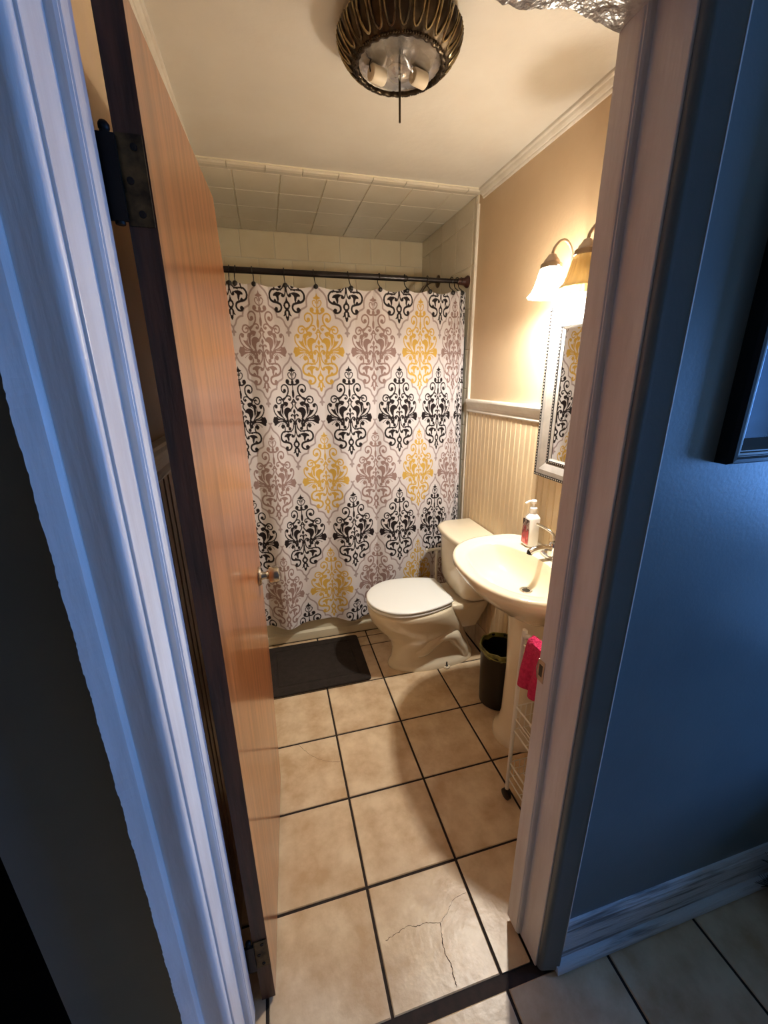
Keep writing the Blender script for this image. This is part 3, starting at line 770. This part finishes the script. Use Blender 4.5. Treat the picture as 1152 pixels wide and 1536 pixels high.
# ------------------------------------------------------------------ ceiling light, glass bowl missing
cx, cy = -.060, .770
cf = thing('ceiling_light', (cx, cy, ZC), 'round antique brass ceiling light with bare bulbs and no glass bowl', 'ceiling light')
mod = lambda t, r, h: 1 + .022 * abs(math.sin(14 * t)) * (1 if -.085 < h < -.012 else 0) + .018 * math.sin(28 * t + 80 * h) * (1 if -.085 < h < -.012 else 0)
MB().lathe([(.118, 0), (.135, -.004), (.150, -.012), (.158, -.022), (.156, -.034), (.150, -.048), (.141, -.060), (.130, -.070), (.121, -.076), (.117, -.080), (.115, -.084), (.110, -.0845), (.107, -.081), (.106, -.074)], (cx, cy, ZC), 168, cap0=False, cap1=False, mod=mod).build('ring', 'antique_brass', cf, smooth=True, angle=60)
leaf = MB()
prof = [(.150, -.014), (.158, -.022), (.157, -.034), (.150, -.048), (.140, -.061), (.130, -.070), (.124, -.0745)]
for k in range(28):
    t0 = 2 * PI * k / 28; loop_ = []
    for i in range(14):
        a = 2 * PI * i / 14; f = .5 + .48 * math.cos(a); q = f * (len(prof) - 1); j = min(int(q), len(prof) - 2); fr = q - j
        r = prof[j][0] * (1 - fr) + prof[j + 1][0] * fr + .004; h = prof[j][1] * (1 - fr) + prof[j + 1][1] * fr
        t = t0 + .085 * math.sin(a) * (1.15 - .35 * f)
        loop_.append((cx + r * math.cos(t), cy + r * math.sin(t), ZC + h))
    leaf.tube(loop_, .0027, 5, closed=True)
leaf.build('leaf_relief', 'brass_relief', cf, smooth=True)['kind'] = 'stuff'
bd = MB()
for k in range(110):
    t = 2 * PI * k / 110; bd.sphere((cx + .119 * math.cos(t), cy + .119 * math.sin(t), ZC - .080), .0031, 6, 4)
bd.build('bead_ring', 'antique_brass', cf, smooth=True)['kind'] = 'stuff'
MB().lathe([(.107, -.076), (.103, -.0735), (.06, -.064), (.01, -.060)], (cx, cy, ZC), 48, cap0=False).build('reflector', 'reflector', cf, smooth=True)
MB().tube([(cx, cy, ZC - .022), (cx + .001, cy, ZC - .198)], .0031, 8).build('centre_rod', 'antique_brass', cf, smooth=True)
for sx, sy in ((1, .35), (-1, -.35)):
    d = Vector((sx, sy, 0)).normalized(); s0 = Vector((cx, cy, ZC - .084)) + d * .088
    if sx < 0: d = -d; s0 = Vector((cx, cy, ZC - .086)) - d * .090 + Vector((.012, .055, 0))
    sk = MB().lathe([(.015, 0), (.0185, .003), (.0185, .040), (.0165, .044)], s0, 18, axis=tuple(-d * (1 if sx > 0 else -1))).build('socket', 'socket_cream', cf, smooth=True, angle=30)
    MB().tube(cr([s0, s0 + Vector((.004 * sx, -.01, .012)), s0 + Vector((-.005 * sx, -.015, .028))], 4), .0016, 6).build('wire', 'dark_metal', sk)
d = Vector((1, .35, 0)).normalized(); s0 = Vector((cx, cy, ZC - .084)) + d * .046
MB().lathe([(.012, 0), (.014, .012), (.022, .026), (.029, .042), (.030, .056), (.026, .070), (.016, .080), (.005, .084)], s0, 20, axis=tuple(-d)).build('bulb', 'bulb_glass', cf, smooth=True)

# ------------------------------------------------------------------ vanity light over the mirror
vz, vy = 1.850, .630
vl = thing('vanity_light', (XR, vy, vz), 'brushed metal three-arm vanity light with bell glass shades above the mirror', 'wall light')
b = MB(); r0 = []
for xx, i in ((XR, 0), (XR - .010, 0), (XR - .018, .006), (XR - .022, .02)):
    r0.append([(xx, vy + (.265 - i) * math.cos(t), vz + (.045 - i) * math.sin(t)) for t in [2 * PI * k / 40 for k in range(40)]])
b.loft(r0).build('back_plate', 'brushed_steel', vl, smooth=True, angle=30)
for yk_, lit in ((.804, True), (.639, False), (.474, False)):
    dx = .484; zt = 1.900
    arm = cr([(XR - .018, yk_, vz + .004), (XR - .036, yk_, vz + .012), (XR - .050, yk_, vz + .045), (XR - .058, yk_, vz + .085), (XR - .072, yk_, vz + .112), (XR - .092, yk_, vz + .126), (XR - .114, yk_, vz + .120), (dx + .004, yk_, vz + .098), (dx, yk_, zt + .028)], 6)
    a = MB().tube(arm, .0052, 10).build('arm', 'brushed_steel', vl, smooth=True)
    MB().lathe([(.006, .034), (.012, .032), (.017, .024), (.024, .016), (.026, .010), (.034, .004), (.035, -.008), (.033, -.010)], (dx, yk_, zt), 24).build('cap', 'brushed_steel', a, smooth=True, angle=30)
    rib = (lambda t, r, h: 1 + .022 * math.cos(26 * t))
    wav = (lambda t, r, h: 1 + (.022 * math.cos(26 * t)) + (.04 * math.cos(13 * t) if h < -.088 else 0))
    MB().lathe([(.031, -.006), (.037, -.02), (.042, -.04), (.048, -.062), (.056, -.080), (.067, -.096), (.065, -.096), (.054, -.080), (.046, -.062), (.040, -.04), (.035, -.02)], (dx, yk_, zt), 104, cap0=False, cap1=False, mod=wav).build('shade', 'shade_lit' if lit else 'shade_unlit', a, smooth=True, angle=0)
    MB().lathe([(.009, -.004), (.011, -.018), (.018, -.034), (.022, -.05), (.020, -.064), (.010, -.073), (.003, -.075)], (dx, yk_, zt), 16).build('bulb', 'bulb_lit' if lit else 'soap_white', a, smooth=True)
    for sgn in (-1, 1):
        MB().tube([(dx, yk_ + sgn * .033, zt - .004), (dx, yk_ + sgn * .042, zt - .004)], .003, 6).build('thumb_screw', 'brushed_steel', a)
    if lit:
        pl = bpy.data.lights.new('vanity_bulb_light', 'POINT'); pl.energy = 82; pl.color = (1.0, 0.945, 0.86); pl.shadow_soft_size = .028
        po = bpy.data.objects.new('vanity_bulb_light', pl); C.objects.link(po); po.location = (dx, yk_, zt - .070)

# ------------------------------------------------------------------ mirror
XM = XR - .0285
my0, my1, mz0, mz1 = .370, .902, 1.160, 1.786
mr = thing('framed_mirror', (XM, (my0 + my1) / 2, mz0), 'rectangular mirror in a wide silver frame edged with dark beading', 'mirror')
fw = .078
b = MB(); rings = []
for off, dx in ((0, 0), (0, .016), (.005, .021), (.011, .019), (.013, .023), (.030, .024), (.055, .016), (.060, .012), (.062, .014), (.070, .014), (.074, .010), (fw, .008), (fw, 0)):
    rings.append([(XM - dx, my0 + off, mz0 + off), (XM - dx, my1 - off, mz0 + off), (XM - dx, my1 - off, mz1 - off), (XM - dx, my0 + off, mz1 - off)])
b.loft(rings, cap0=False, cap1=False).build('frame', 'frame_silver', mr)
def beads(off, dx, r, step, nm):
    dark = MB(); lightb = MB(); a0, a1, c0, c1 = my0 + off, my1 - off, mz0 + off, mz1 - off
    P = []; n = int((a1 - a0) / step)
    for i in range(n): P += [((a0 + (a1 - a0) * i / n), c0), ((a1 - (a1 - a0) * i / n), c1)]
    n = int((c1 - c0) / step)
    for i in range(n): P += [(a1, c0 + (c1 - c0) * i / n), (a0, c1 - (c1 - c0) * i / n)]
    for p in P: lightb.sphere((XM - dx, p[0], p[1]), r, 6, 4)
    lightb.build(nm, 'bead_silver', mr, smooth=True)['kind'] = 'stuff'
    wd = r * 1.35
    for (ya, yb_, za, zb_) in ((a0 - wd, a1 + wd, c0 - wd, c0 + wd), (a0 - wd, a1 + wd, c1 - wd, c1 + wd), (a0 - wd, a0 + wd, c0, c1), (a1 - wd, a1 + wd, c0, c1)):
        dark.box((XM - dx - .0020, ya, za), (XM - dx + .004, yb_, zb_))
    dark.build('bead_channel', 'bead_black', mr)
beads(.0066, .0212, .0038, .0112, 'bead_trim')
beads(.066, .0145, .0036, .0112, 'bead_trim')
bx('mirror_glass', (XM - .007, my0 + fw - .002, mz0 + fw - .002), (XM - .005, my1 - fw + .002, mz1 - fw + .002), 'mirror_glass', mr)

# ------------------------------------------------------------------ toilet
ty = 1.322
to = thing('toilet', (.30, ty, 0), 'almond two-piece toilet with closed white seat lid beside the tub', 'toilet')
def outline(x0, x1, hw, n=40, back=2.6, front=2.0, yc=ty):
    # egg outline: rounder towards x0, squarer towards x1
    cxm = x0 + (x1 - x0) * .46; pts = []
    for i in range(n):
        t = 2 * PI * i / n; c, s_ = math.cos(t), math.sin(t)
        e = front if c < 0 else back
        px = (abs(c) ** (2 / e)) * (-(cxm - x0) if c < 0 else (x1 - cxm)); py = math.copysign(abs(s_) ** (2 / e), s_) * hw
        pts.append((cxm + px, yc + py))
    return pts
lv = [(0, .050, .555, .108), (.018, .050, .556, .110), (.035, .058, .555, .100), (.06, .070, .54, .086), (.12, .075, .52, .082), (.17, .062, .50, .092), (.22, .025, .49, .118), (.27, -.018, .47, .146), (.32, -.046, .44, .170), (.36, -.056, .42, .182), (.385, -.058, .41, .186), (.396, -.055, .405, .183), (.400, -.045, .40, .174)]
b = MB(); b.loft([[(p[0], p[1], z) for p in outline(x0, x1, hw)] for z, x0, x1, hw in lv])
b.build('bowl', 'porcelain', to, smooth=True, angle=60)
b = MB(); b.loft([[(p[0], p[1], z) for p in outline(x0, x1, hw, back=5, front=5)] for z, x0, x1, hw in ((.22, .44, .56, .07), (.30, .40, .585, .10), (.36, .36, .60, .125), (.392, .34, .602, .130), (.400, .345, .598, .126))])
b.build('deck', 'porcelain', to, smooth=True, angle=60)
for sg in (-1, 1):
    tp = cr([(.20, ty + sg * .062, .09), (.245, ty + sg * .070, .115), (.285, ty + sg * .076, .165), (.335, ty + sg * .082, .205), (.395, ty + sg * .078, .195), (.43, ty + sg * .068, .145), (.47, ty + sg * .064, .09), (.49, ty + sg * .058, .03)], 6)
    MB().tube(tp, .03, 12, rads=[.02 + .022 * math.sin(PI * (i + 3) / (len(tp) + 5)) for i in range(len(tp))]).build('trapway', 'porcelain', to, smooth=True)
MB().lathe([(.008, .0), (.008, .006), (.0045, .008), (.0042, .026)], (.36, ty - .108, .010), 8).build('floor_bolt', 'drain_dark', to)
MB().lathe([(.02, 0), (.019, .006), (.012, .010)], (.36, ty - .105, .002), 12).build('bolt_foot', 'porcelain', to)
def dshape(x0, x1, hw, n=40):
    pts = []; cxm = x0 + .20
    for i in range(n + 1):
        t = PI / 2 + PI * i / n; pts.append((cxm + (cxm - x0) * math.cos(t), ty + hw * math.sin(t)))
    k = 8
    pts2 = [(cxm + (x1 - cxm) * (i / k), ty - hw * (1 - .30 * (i / k) ** 2)) for i in range(1, k + 1)]
    pts3 = [(cxm + (x1 - cxm) * (i / k), ty + hw * (1 - .30 * (i / k) ** 2)) for i in range(k, 0, -1)]
    return pts + pts2 + pts3
def slab(name, x0, x1, hw, z0, z1, mt, r, par):
    bb = MB(); cxm, cym = (x0 + x1) / 2, ty
    L = []
    for ins, z in ((r, z0), (0, z0 + r), (0, z1 - r), (r * .3, z1 - r * .3), (r, z1), (.03, z1 + .002), (.08, z1 + .004)):
        L.append([(p[0], p[1], z) for p in dshape(x0 + ins, x1 - ins, hw - ins)])
    return bb.loft(L).build(name, mt, par, smooth=True, angle=50)
slab('seat', -.062, .365, .186, .403, .419, 'seat_white', .005, to)
lid = slab('seat_lid', -.062, .372, .188, .4225, .438, 'seat_white', .006, to)
for dy in (-.07, .07):
    MB().tube([(.375, ty + dy - .022, .418), (.375, ty + dy + .022, .418)], .012, 12).build('lid_hinge', 'seat_white', lid, smooth=True)
def tank_out(x0, x1, hw, bulge, n=14):
    yc = ty + .005; pts = [(x1, yc - hw), ]
    r = .035
    for i in range(n + 1):
        t = -1 + 2 * i / n; pts.append((x0 - bulge * (1 - t * t) + r * max(0, abs(t) - .8) / .2 * 1.2, yc + t * hw))
    pts.append((x1, yc + hw)); return pts[::-1]
tk = [(.405, .470, .60, .10, .01), (.412, .452, .604, .135, .015), (.43, .437, .606, .165, .02), (.47, .428, .607, .183, .022), (.56, .424, .608, .190, .024), (.72, .420, .608, .196, .026)]
b = MB(); b.loft([[(p[0], p[1], z) for p in tank_out(a, c, hw, bu)] for z, a, c, hw, bu in tk]); tank = b.build('tank', 'porcelain', to, smooth=True, angle=50)
tl_ = [(.722, .410, .607, .202, .026), (.728, .404, .608, .206, .028), (.748, .402, .608, .208, .028), (.757, .408, .607, .203, .027), (.760, .420, .606, .192, .024)]
b = MB(); b.loft([[(p[0], p[1], z) for p in tank_out(a, c, hw, bu)] for z, a, c, hw, bu in tl_]); b.build('tank_lid', 'porcelain', to, smooth=True, angle=50)

# white stand with a cross arm between the toilet tank and the curtain
ps = thing('paper_stand', (.436, 1.588, 0), 'slim white T-topped stand between toilet tank and shower curtain', 'stand')
MB().lathe([(.045, 0), (.045, .008), (.012, .016)], (.436, 1.588, .0), 20).build('foot', 'wire_white', ps, smooth=True, angle=30)
MB().tube([(.436, 1.588, .012), (.436, 1.588, .552)], .0085, 12).build('pole', 'wire_white', ps, smooth=True)
MB().lathe([(.009, -.07), (.0125, -.068), (.0125, -.058), (.0095, -.056), (.0095, .045), (.0125, .047), (.0125, .057), (.009, .059)], (.436, 1.588, .556), 14, axis=(1, -.05, .03)).build('cross_arm', 'wire_white', ps, smooth=True, angle=30)

# ------------------------------------------------------------------ pedestal sink
sy = .705; SZ = .86
sk = thing('pedestal_sink', (.47, sy, 0), 'almond oval pedestal sink mounted on the right bathroom wall', 'sink')
NS = 64
def sink_ring(xf, hw, xb_, z, e=2.25, yc=sy, xm=.44):
    pts = []
    for i in range(NS):
        t = 2 * PI * i / NS; c, s_ = math.cos(t), math.sin(t)
        if c < 0: px = xm - (xm - xf) * abs(c) ** (2 / e); py = yc + hw * math.copysign(abs(s_) ** (2 / e), s_)
        else: px = xm + (xb_ - xm) * abs(c) ** (2 / 6.0); py = yc + hw * math.copysign(abs(s_) ** (2 / 6.0), s_) * (1 - .10 * c)
        pts.append((px, py, z))
    return pts
def basin_ring(f, z):
    pts = []; c0 = Vector((.40 + .05 * (1 - f), sy, 0))
    for i in range(NS):
        t = 2 * PI * i / NS; c, s_ = math.cos(t), math.sin(t)
        rx = .175 if c < 0 else .115
        pts.append((c0.x + rx * f * c, c0.y + .245 * f * math.copysign(abs(s_) ** .92, s_), z))
    return pts
L = [sink_ring(.40, .10, .56, .640, xm=.47), sink_ring(.36, .15, .58, .665, xm=.46), sink_ring(.30, .185, .598, .705), sink_ring(.232, .240, .604, .762), sink_ring(.188, .296, .608, .812), sink_ring(.174, .309, .609, .836), sink_ring(.171, .312, .609, .850), sink_ring(.176, .308, .609, .859), sink_ring(.188, .297, .609, .861), sink_ring(.202, .283, .609, .855), sink_ring(.212, .274, .609, .854)]
L += [basin_ring(1.0, .852), basin_ring(.97, .845), basin_ring(.90, .82), basin_ring(.78, .785), basin_ring(.60, .758), basin_ring(.38, .744), basin_ring(.16, .738)]
b = MB(); b.loft(L, cap1=True); b.build('basin', 'porcelain', sk, smooth=True, angle=70)
dxc = .45
MB().lathe([(.026, 0), (.0255, .003), (.021, .0035), (.0205, .001)], (dxc, sy, .7385), 24).build('drain_ring', 'chrome', sk, smooth=True)
MB().lathe([(.0205, 0), (.012, .0012), (.002, .0012)], (dxc, sy, .7388), 20).build('drain', 'drain_dark', sk)
MB().lathe([(.010, 0), (.0085, .002), (.0045, .002)], (.535, sy, .833), 16, axis=(-.8, 0, .6)).build('overflow', 'chrome', sk)
b = MB(); Lp = []
for z, hx, hy, px in ((0, .098, .105, .478), (.02, .098, .106, .478), (.035, .092, .100, .479), (.055, .076, .084, .480), (.12, .068, .076, .481), (.35, .066, .074, .482), (.55, .074, .082, .482), (.64, .086, .098, .483), (.675, .10, .12, .483)):
    Lp.append([(px + hx * math.cos(2 * PI * i / 40), sy + .01 + hy * math.sin(2 * PI * i / 40), z) for i in range(40)])
b.loft(Lp).build('pedestal', 'porcelain', sk, smooth=True, angle=60)
# faucet
fx0 = .572
fc = thing('faucet', (fx0, sy + .02, .856), 'chrome lever faucet on the back ledge of the sink', 'faucet')
fy = sy + .02
b = MB(); b.loft([[(fx0 + a * math.cos(t), fy + c * math.sin(t), z) for t in [2 * PI * i / 28 for i in range(28)]] for z, a, c in ((.856, .026, .078), (.864, .026, .078), (.870, .021, .070))]); b.build('base_plate', 'chrome', fc, smooth=True, angle=30)
MB().lathe([(.024, 0), (.022, .02), (.021, .042), (.019, .050), (.012, .056)], (fx0, fy, .868), 20).build('body', 'chrome', fc, smooth=True)
MB().tube(cr([(fx0, fy, .892), (fx0 - .04, fy, .905), (fx0 - .085, fy, .903), (fx0 - .112, fy, .893)], 5), .013, 14).build('spout', 'chrome', fc, smooth=True)
MB().lathe([(.0115, 0), (.0115, .012), (.0085, .013)], (fx0 - .108, fy, .897), 14, axis=(-.2, 0, -1)).build('aerator', 'dark_metal', fc, smooth=True)
MB().tube(cr([(fx0, fy, .925), (fx0 + .004, fy + .02, .948), (fx0 - .006, fy + .055, .962), (fx0 - .018, fy + .098, .968)], 5), .006, 10, rads=None).build('lever', 'chrome', fc, smooth=True)
# soap bottle
sbx, sby, sbz = .562, .868, .8575
so = thing('soap_bottle', (sbx, sby, sbz), 'pump soap bottle with red floral label on the sink ledge', 'bottle')
def rr(hx, hy, z, e=3.4):
    return [(sbx + hx * math.copysign(abs(math.cos(t)) ** (2 / e), math.cos(t)), sby + hy * math.copysign(abs(math.sin(t)) ** (2 / e), math.sin(t)), sbz + z) for t in [2 * PI * i / 32 for i in range(32)]]
MB().loft([rr(.026, .026, 0), rr(.0275, .0275, .004), rr(.0275, .0275, .120), rr(.026, .026, .127), rr(.018, .018, .137), rr(.0125, .0125, .143), rr(.0125, .0125, .149)]).build('body', 'soap_white', so, smooth=True, angle=50)
MB().box((sbx - .0292, sby - .022, sbz + .010), (sbx - .0272, sby + .022, sbz + .118)).build('label', 'soap_label', so)
MB().lathe([(.0145, .146), (.0155, .150), (.0155, .166), (.012, .169), (.0055, .170), (.0050, .186)], (sbx, sby, sbz), 20).build('collar', 'soap_white', so, smooth=True, angle=30)
pm = MB().lathe([(.010, .184), (.0115, .187), (.0115, .196), (.009, .200)], (sbx, sby, sbz), 18).build('pump_head', 'soap_white', so, smooth=True, angle=30)
MB().tube(cr([(sbx, sby, sbz + .193), (sbx - .018, sby + .004, sbz + .195), (sbx - .034, sby + .008, sbz + .186)], 5), .0048, 8).build('nozzle', 'soap_white', pm, smooth=True)

# ------------------------------------------------------------------ trash bin
tx, tyb = .504, .925
tb = thing('trash_bin', (tx, tyb, 0), 'black round trash bin lined with a yellowish bag beside the sink pedestal', 'trash bin')
MB().lathe([(.080, .001), (.085, .006), (.095, .314), (.098, .320), (.093, .320), (.082, .012), (.01, .010)], (tx, tyb, 0), 40, cap1=True).build('body', 'black_plastic', tb, smooth=True, angle=30)
rnd = [random.random() for _ in range(60)]
def bagmod(t, r, h):
    return 1 + .02 * math.sin(9 * t + 1) + .012 * math.sin(23 * t)
b = MB(); rings = []
for r, h, j in ((.101, .300, .010), (.1015, .310, .005), (.100, .322, .002), (.094, .323, .002), (.0905, .30, .004)):
    rings.append([(tx + r * bagmod(t, r, h) * .99 * math.cos(t), tyb + r * bagmod(t, r, h) * .99 * math.sin(t), h + j * math.sin(7 * t + 2 * math.sin(3 * t))) for t in [2 * PI * i / 72 for i in range(72)]])
b.loft(rings, cap0=False, cap1=False).build('bag_rim', 'bag_yellow', tb, smooth=True)
b = MB(); b.lathe([(.0905, .30), (.086, .20), (.075, .06), (.04, .03), (.005, .028)], (tx, tyb, 0), 40, cap0=False, cap1=True, mod=bagmod); b.build('bag_lining', 'black_plastic', tb, smooth=True)
MB().tube(cr([(tx - .099, tyb + .02, .312), (tx - .094, tyb - .035, .306), (tx - .07, tyb - .076, .300), (tx - .03, tyb - .100, .302), (tx + .02, tyb - .103, .310)], 6), .0028, 6).build('drawstring', 'bag_yellow', tb, smooth=True)

# ------------------------------------------------------------------ wire cart
ax, bx2, ay, by = .276, .385, .158, .452      # footprint
ct = thing('wire_cart', ((ax + bx2) / 2, (ay + by) / 2, 0), 'narrow white wire rolling cart between sink and door frame', 'cart')
zt = .746
for x in (ax, bx2):
    p = [(x, by, .05), (x, by, zt - .05), (x, by - .015, zt - .015), (x, by - .05, zt), (x, ay + .05, zt), (x, ay + .015, zt - .015), (x, ay, zt - .05), (x, ay, .05)]
    MB().tube(cr(p, 6), .0075, 10).build('side_frame', 'wire_white', ct, smooth=True)
for z0, h in ((.628, .07), (.335, .105), (.105, .075)):
    b = MB()
    for zz, rad in ((z0, .0028), (z0 + h, .0032), (z0 + h * .5, .0022)):
        b.tube([(ax, by, zz), (bx2, by, zz), (bx2, ay, zz), (ax, ay, zz)], rad, 6, closed=True)
    for i in range(1, 5):
        x = ax + (bx2 - ax) * i / 5; b.tube([(x, by, z0 + h), (x, by, z0), (x, ay, z0), (x, ay, z0 + h)], .0017, 5)
    for i in range(1, 4):
        y = ay + (by - ay) * i / 4; b.tube([(ax, y, z0), (bx2, y, z0)], .0017, 5)
    b.build('basket', 'wire_white', ct)
for x in (ax, bx2):
    for y in (ay, by):
        wh = MB().lathe([(.016, -.008), (.021, -.006), (.021, .006), (.016, .008)], (x, y, .0215), 18, axis=(1, .2, 0)).build('caster', 'black_plastic', ct, smooth=True, angle=30)
        MB().tube([(x, y, .026), (x, y, .056)], .0055, 8).build('caster_stem', 'black_plastic', wh)
# pink towel over the frame
tw = MB(); NXg, NYg = 24, 26; rows = []
for k in range(NYg + 1):
    t = k / NYg; row = []
    for i in range(NXg + 1):
        q = i / NXg; y = by - .048 - .15 * q + .02 * (t - .3)
        dd = t * .26 - .07
        if dd < -.012: dx_, z = .012 + .004 * math.sin(9 * q), zt + dd + .014
        elif dd < .012: a = (dd / .012) * PI / 2; dx_, z = .0115 * -math.sin(a), zt + .0115 * math.cos(a)
        else: dx_, z = -.012 - .010 * math.sin(14 * q + 1) * min(1, dd * 8) - .01 * dd, zt + .012 - dd
        row.append((ax + dx_ , y - .02 * math.sin(5 * t) * q, z))
    rows.append(row)
sheet(tw, rows, False)
two = tw.build('hand_towel', 'towel_pink', org=(ax, by - .15, zt), smooth=True)
sm = two.modifiers.new('thick', 'SOLIDIFY'); sm.thickness = .007
tag(two, 'bright pink terry hand towel draped over the wire cart', 'towel')
# things in the cart
def bottle(x, y, z, r, h, mt, label, cap='bottle_white'):
    o = thing('toiletry_bottle', (x, y, z), label, 'bottle')
    MB().lathe([(r * .9, 0), (r, .004), (r, h * .7), (r * .85, h * .78), (r * .4, h * .84), (r * .4, h * .88)], (x, y, z), 20).build('body', mt, o, smooth=True)
    MB().lathe([(r * .5, 0), (r * .5, h * .12), (r * .4, h * .13)], (x, y, z + h * .87), 16).build('cap', cap, o, smooth=True, angle=30)
bottle(.345, .375, .338, .028, .15, 'bottle_white', 'white toiletry bottle in the middle basket of the wire cart', 'black_plastic')
bottle(.335, .36, .108, .034, .17, 'green_plastic', 'green bottle in the bottom basket of the wire cart')
bottle(.345, .28, .108, .030, .15, 'bottle_white', 'white bottle in the bottom basket of the wire cart', 'green_plastic')

# ------------------------------------------------------------------ bath mat
bm = thing('bath_mat', (-.33, 1.45, 0), 'dark brown bath mat with raised border on the floor before the tub', 'bath mat')
def rrect(x0, x1, y0, y1, r, z, n=6):
    pts = []
    for cx_, cy_, a0 in ((x1 - r, y1 - r, 0), (x0 + r, y1 - r, 90), (x0 + r, y0 + r, 180), (x1 - r, y0 + r, 270)):
        for i in range(n + 1):
            a = math.radians(a0 + 90 * i / n); pts.append((cx_ + r * math.cos(a), cy_ + r * math.sin(a), z))
    return pts
mx0, mx1, my_0, my_1 = -.615, -.066, 1.234, 1.648
MB().loft([rrect(mx0, mx1, my_0, my_1, .02, .0005), rrect(mx0, mx1, my_0, my_1, .02, .009), rrect(mx0 + .004, mx1 - .004, my_0 + .004, my_1 - .004, .018, .013), rrect(mx0 + .045, mx1 - .045, my_0 + .045, my_1 - .045, .012, .014), rrect(mx0 + .05, mx1 - .05, my_0 + .05, my_1 - .05, .01, .010), rrect(mx0 + .058, mx1 - .058, my_0 + .058, my_1 - .058, .01, .010), rrect(mx0 + .064, mx1 - .064, my_0 + .064, my_1 - .064, .01, .0145)]).build('pad', 'mat_brown', bm)

# ------------------------------------------------------------------ hall: framed picture, added chest, dark fir sprig
fp = thing('wall_picture', (.56, 0, 1.395), 'black framed picture under glass on the blue hall wall', 'picture')
px0, px1, pz0, pz1 = .306, .86, 1.395, 2.08
b = MB(); rings = []
for off, dy in ((0, 0), (0, .022), (.004, .030), (.010, .031), (.013, .025), (.024, .024), (.030, .020), (.043, .012), (.043, 0)):
    rings.append([(px0 + off, -dy, pz0 + off), (px1 - off, -dy, pz0 + off), (px1 - off, -dy, pz1 - off), (px0 + off, -dy, pz1 - off)])
b.loft(rings, cap0=False, cap1=False).build('frame', 'frame_black', fp)
b = MB(); rings = []
for off, dy in ((.014, .0252), (.016, .0265), (.020, .0265), (.022, .0250)):
    rings.append([(px0 + off, -dy, pz0 + off), (px1 - off, -dy, pz0 + off), (px1 - off, -dy, pz1 - off), (px0 + off, -dy, pz1 - off)])
b.loft(rings, cap0=False, cap1=False).build('inner_bead', 'frame_gold_edge', fp)
bx('glazed_print', (px0 + .042, -.010, pz0 + .042), (px1 - .042, -.006, pz1 - .042), 'picture_glass', fp)
hb = thing('shade_chest', (1.56, -.50, 0), 'low dark wooden chest added out of view to shade the hall wall', 'chest')  # unseen, added to block window light from the lower wall and floor
bx('top', (1.22, -1.10, .575), (1.90, -.04, .605), 'dark_wood', hb, bevel=.004)
bx('body', (1.24, -1.08, .08), (1.88, -.06, .575), 'dark_wood', hb, bevel=.003)
for x in (1.25, 1.83):
    for y in (-1.07, -.11):
        bx('leg', (x, y, 0), (x + .04, y + .04, .08), 'dark_wood', hb, bevel=.002)
fir = thing('fir_sprig', (.935, -.09, 0), 'dark spiky evergreen sprig standing on the hall floor by the baseboard', 'plant')
MB().lathe([(.045, 0), (.055, .07), (.057, .075), (.050, .075), (.048, .06), (.01, .06)], (.935, -.09, 0), 20).build('pot', 'black_plastic', fir, smooth=True, angle=30)
for (dx, dy, dz) in ((-.10, .03, .12), (-.09, -.01, .22), (-.11, .02, .05), (-.04, .04, .30), (.06, -.03, .25), (.02, -.06, .33)):
    p0 = Vector((.935, -.09, .06)); p1 = p0 + Vector((dx, dy, dz)); c = cr([p0, p0 + Vector((dx * .4, dy * .4, dz * .6)), p1], 9)
    br = MB().tube(c, .002, 5).build('branch', 'needle', fir)
    nd = MB()
    for i, p in enumerate(c[4:]):
        for k in range(7):
            a = 2 * PI * k / 7 + i; q = Vector((math.cos(a) * .022, math.sin(a) * .022, math.sin(a * 2) * .012 + .006))
            nd.tube([Vector(p), Vector(p) + q + Vector((dx, dy, dz)).normalized() * .016], .0008, 3)
    nd.build('needles', 'needle', br)['kind'] = 'stuff'
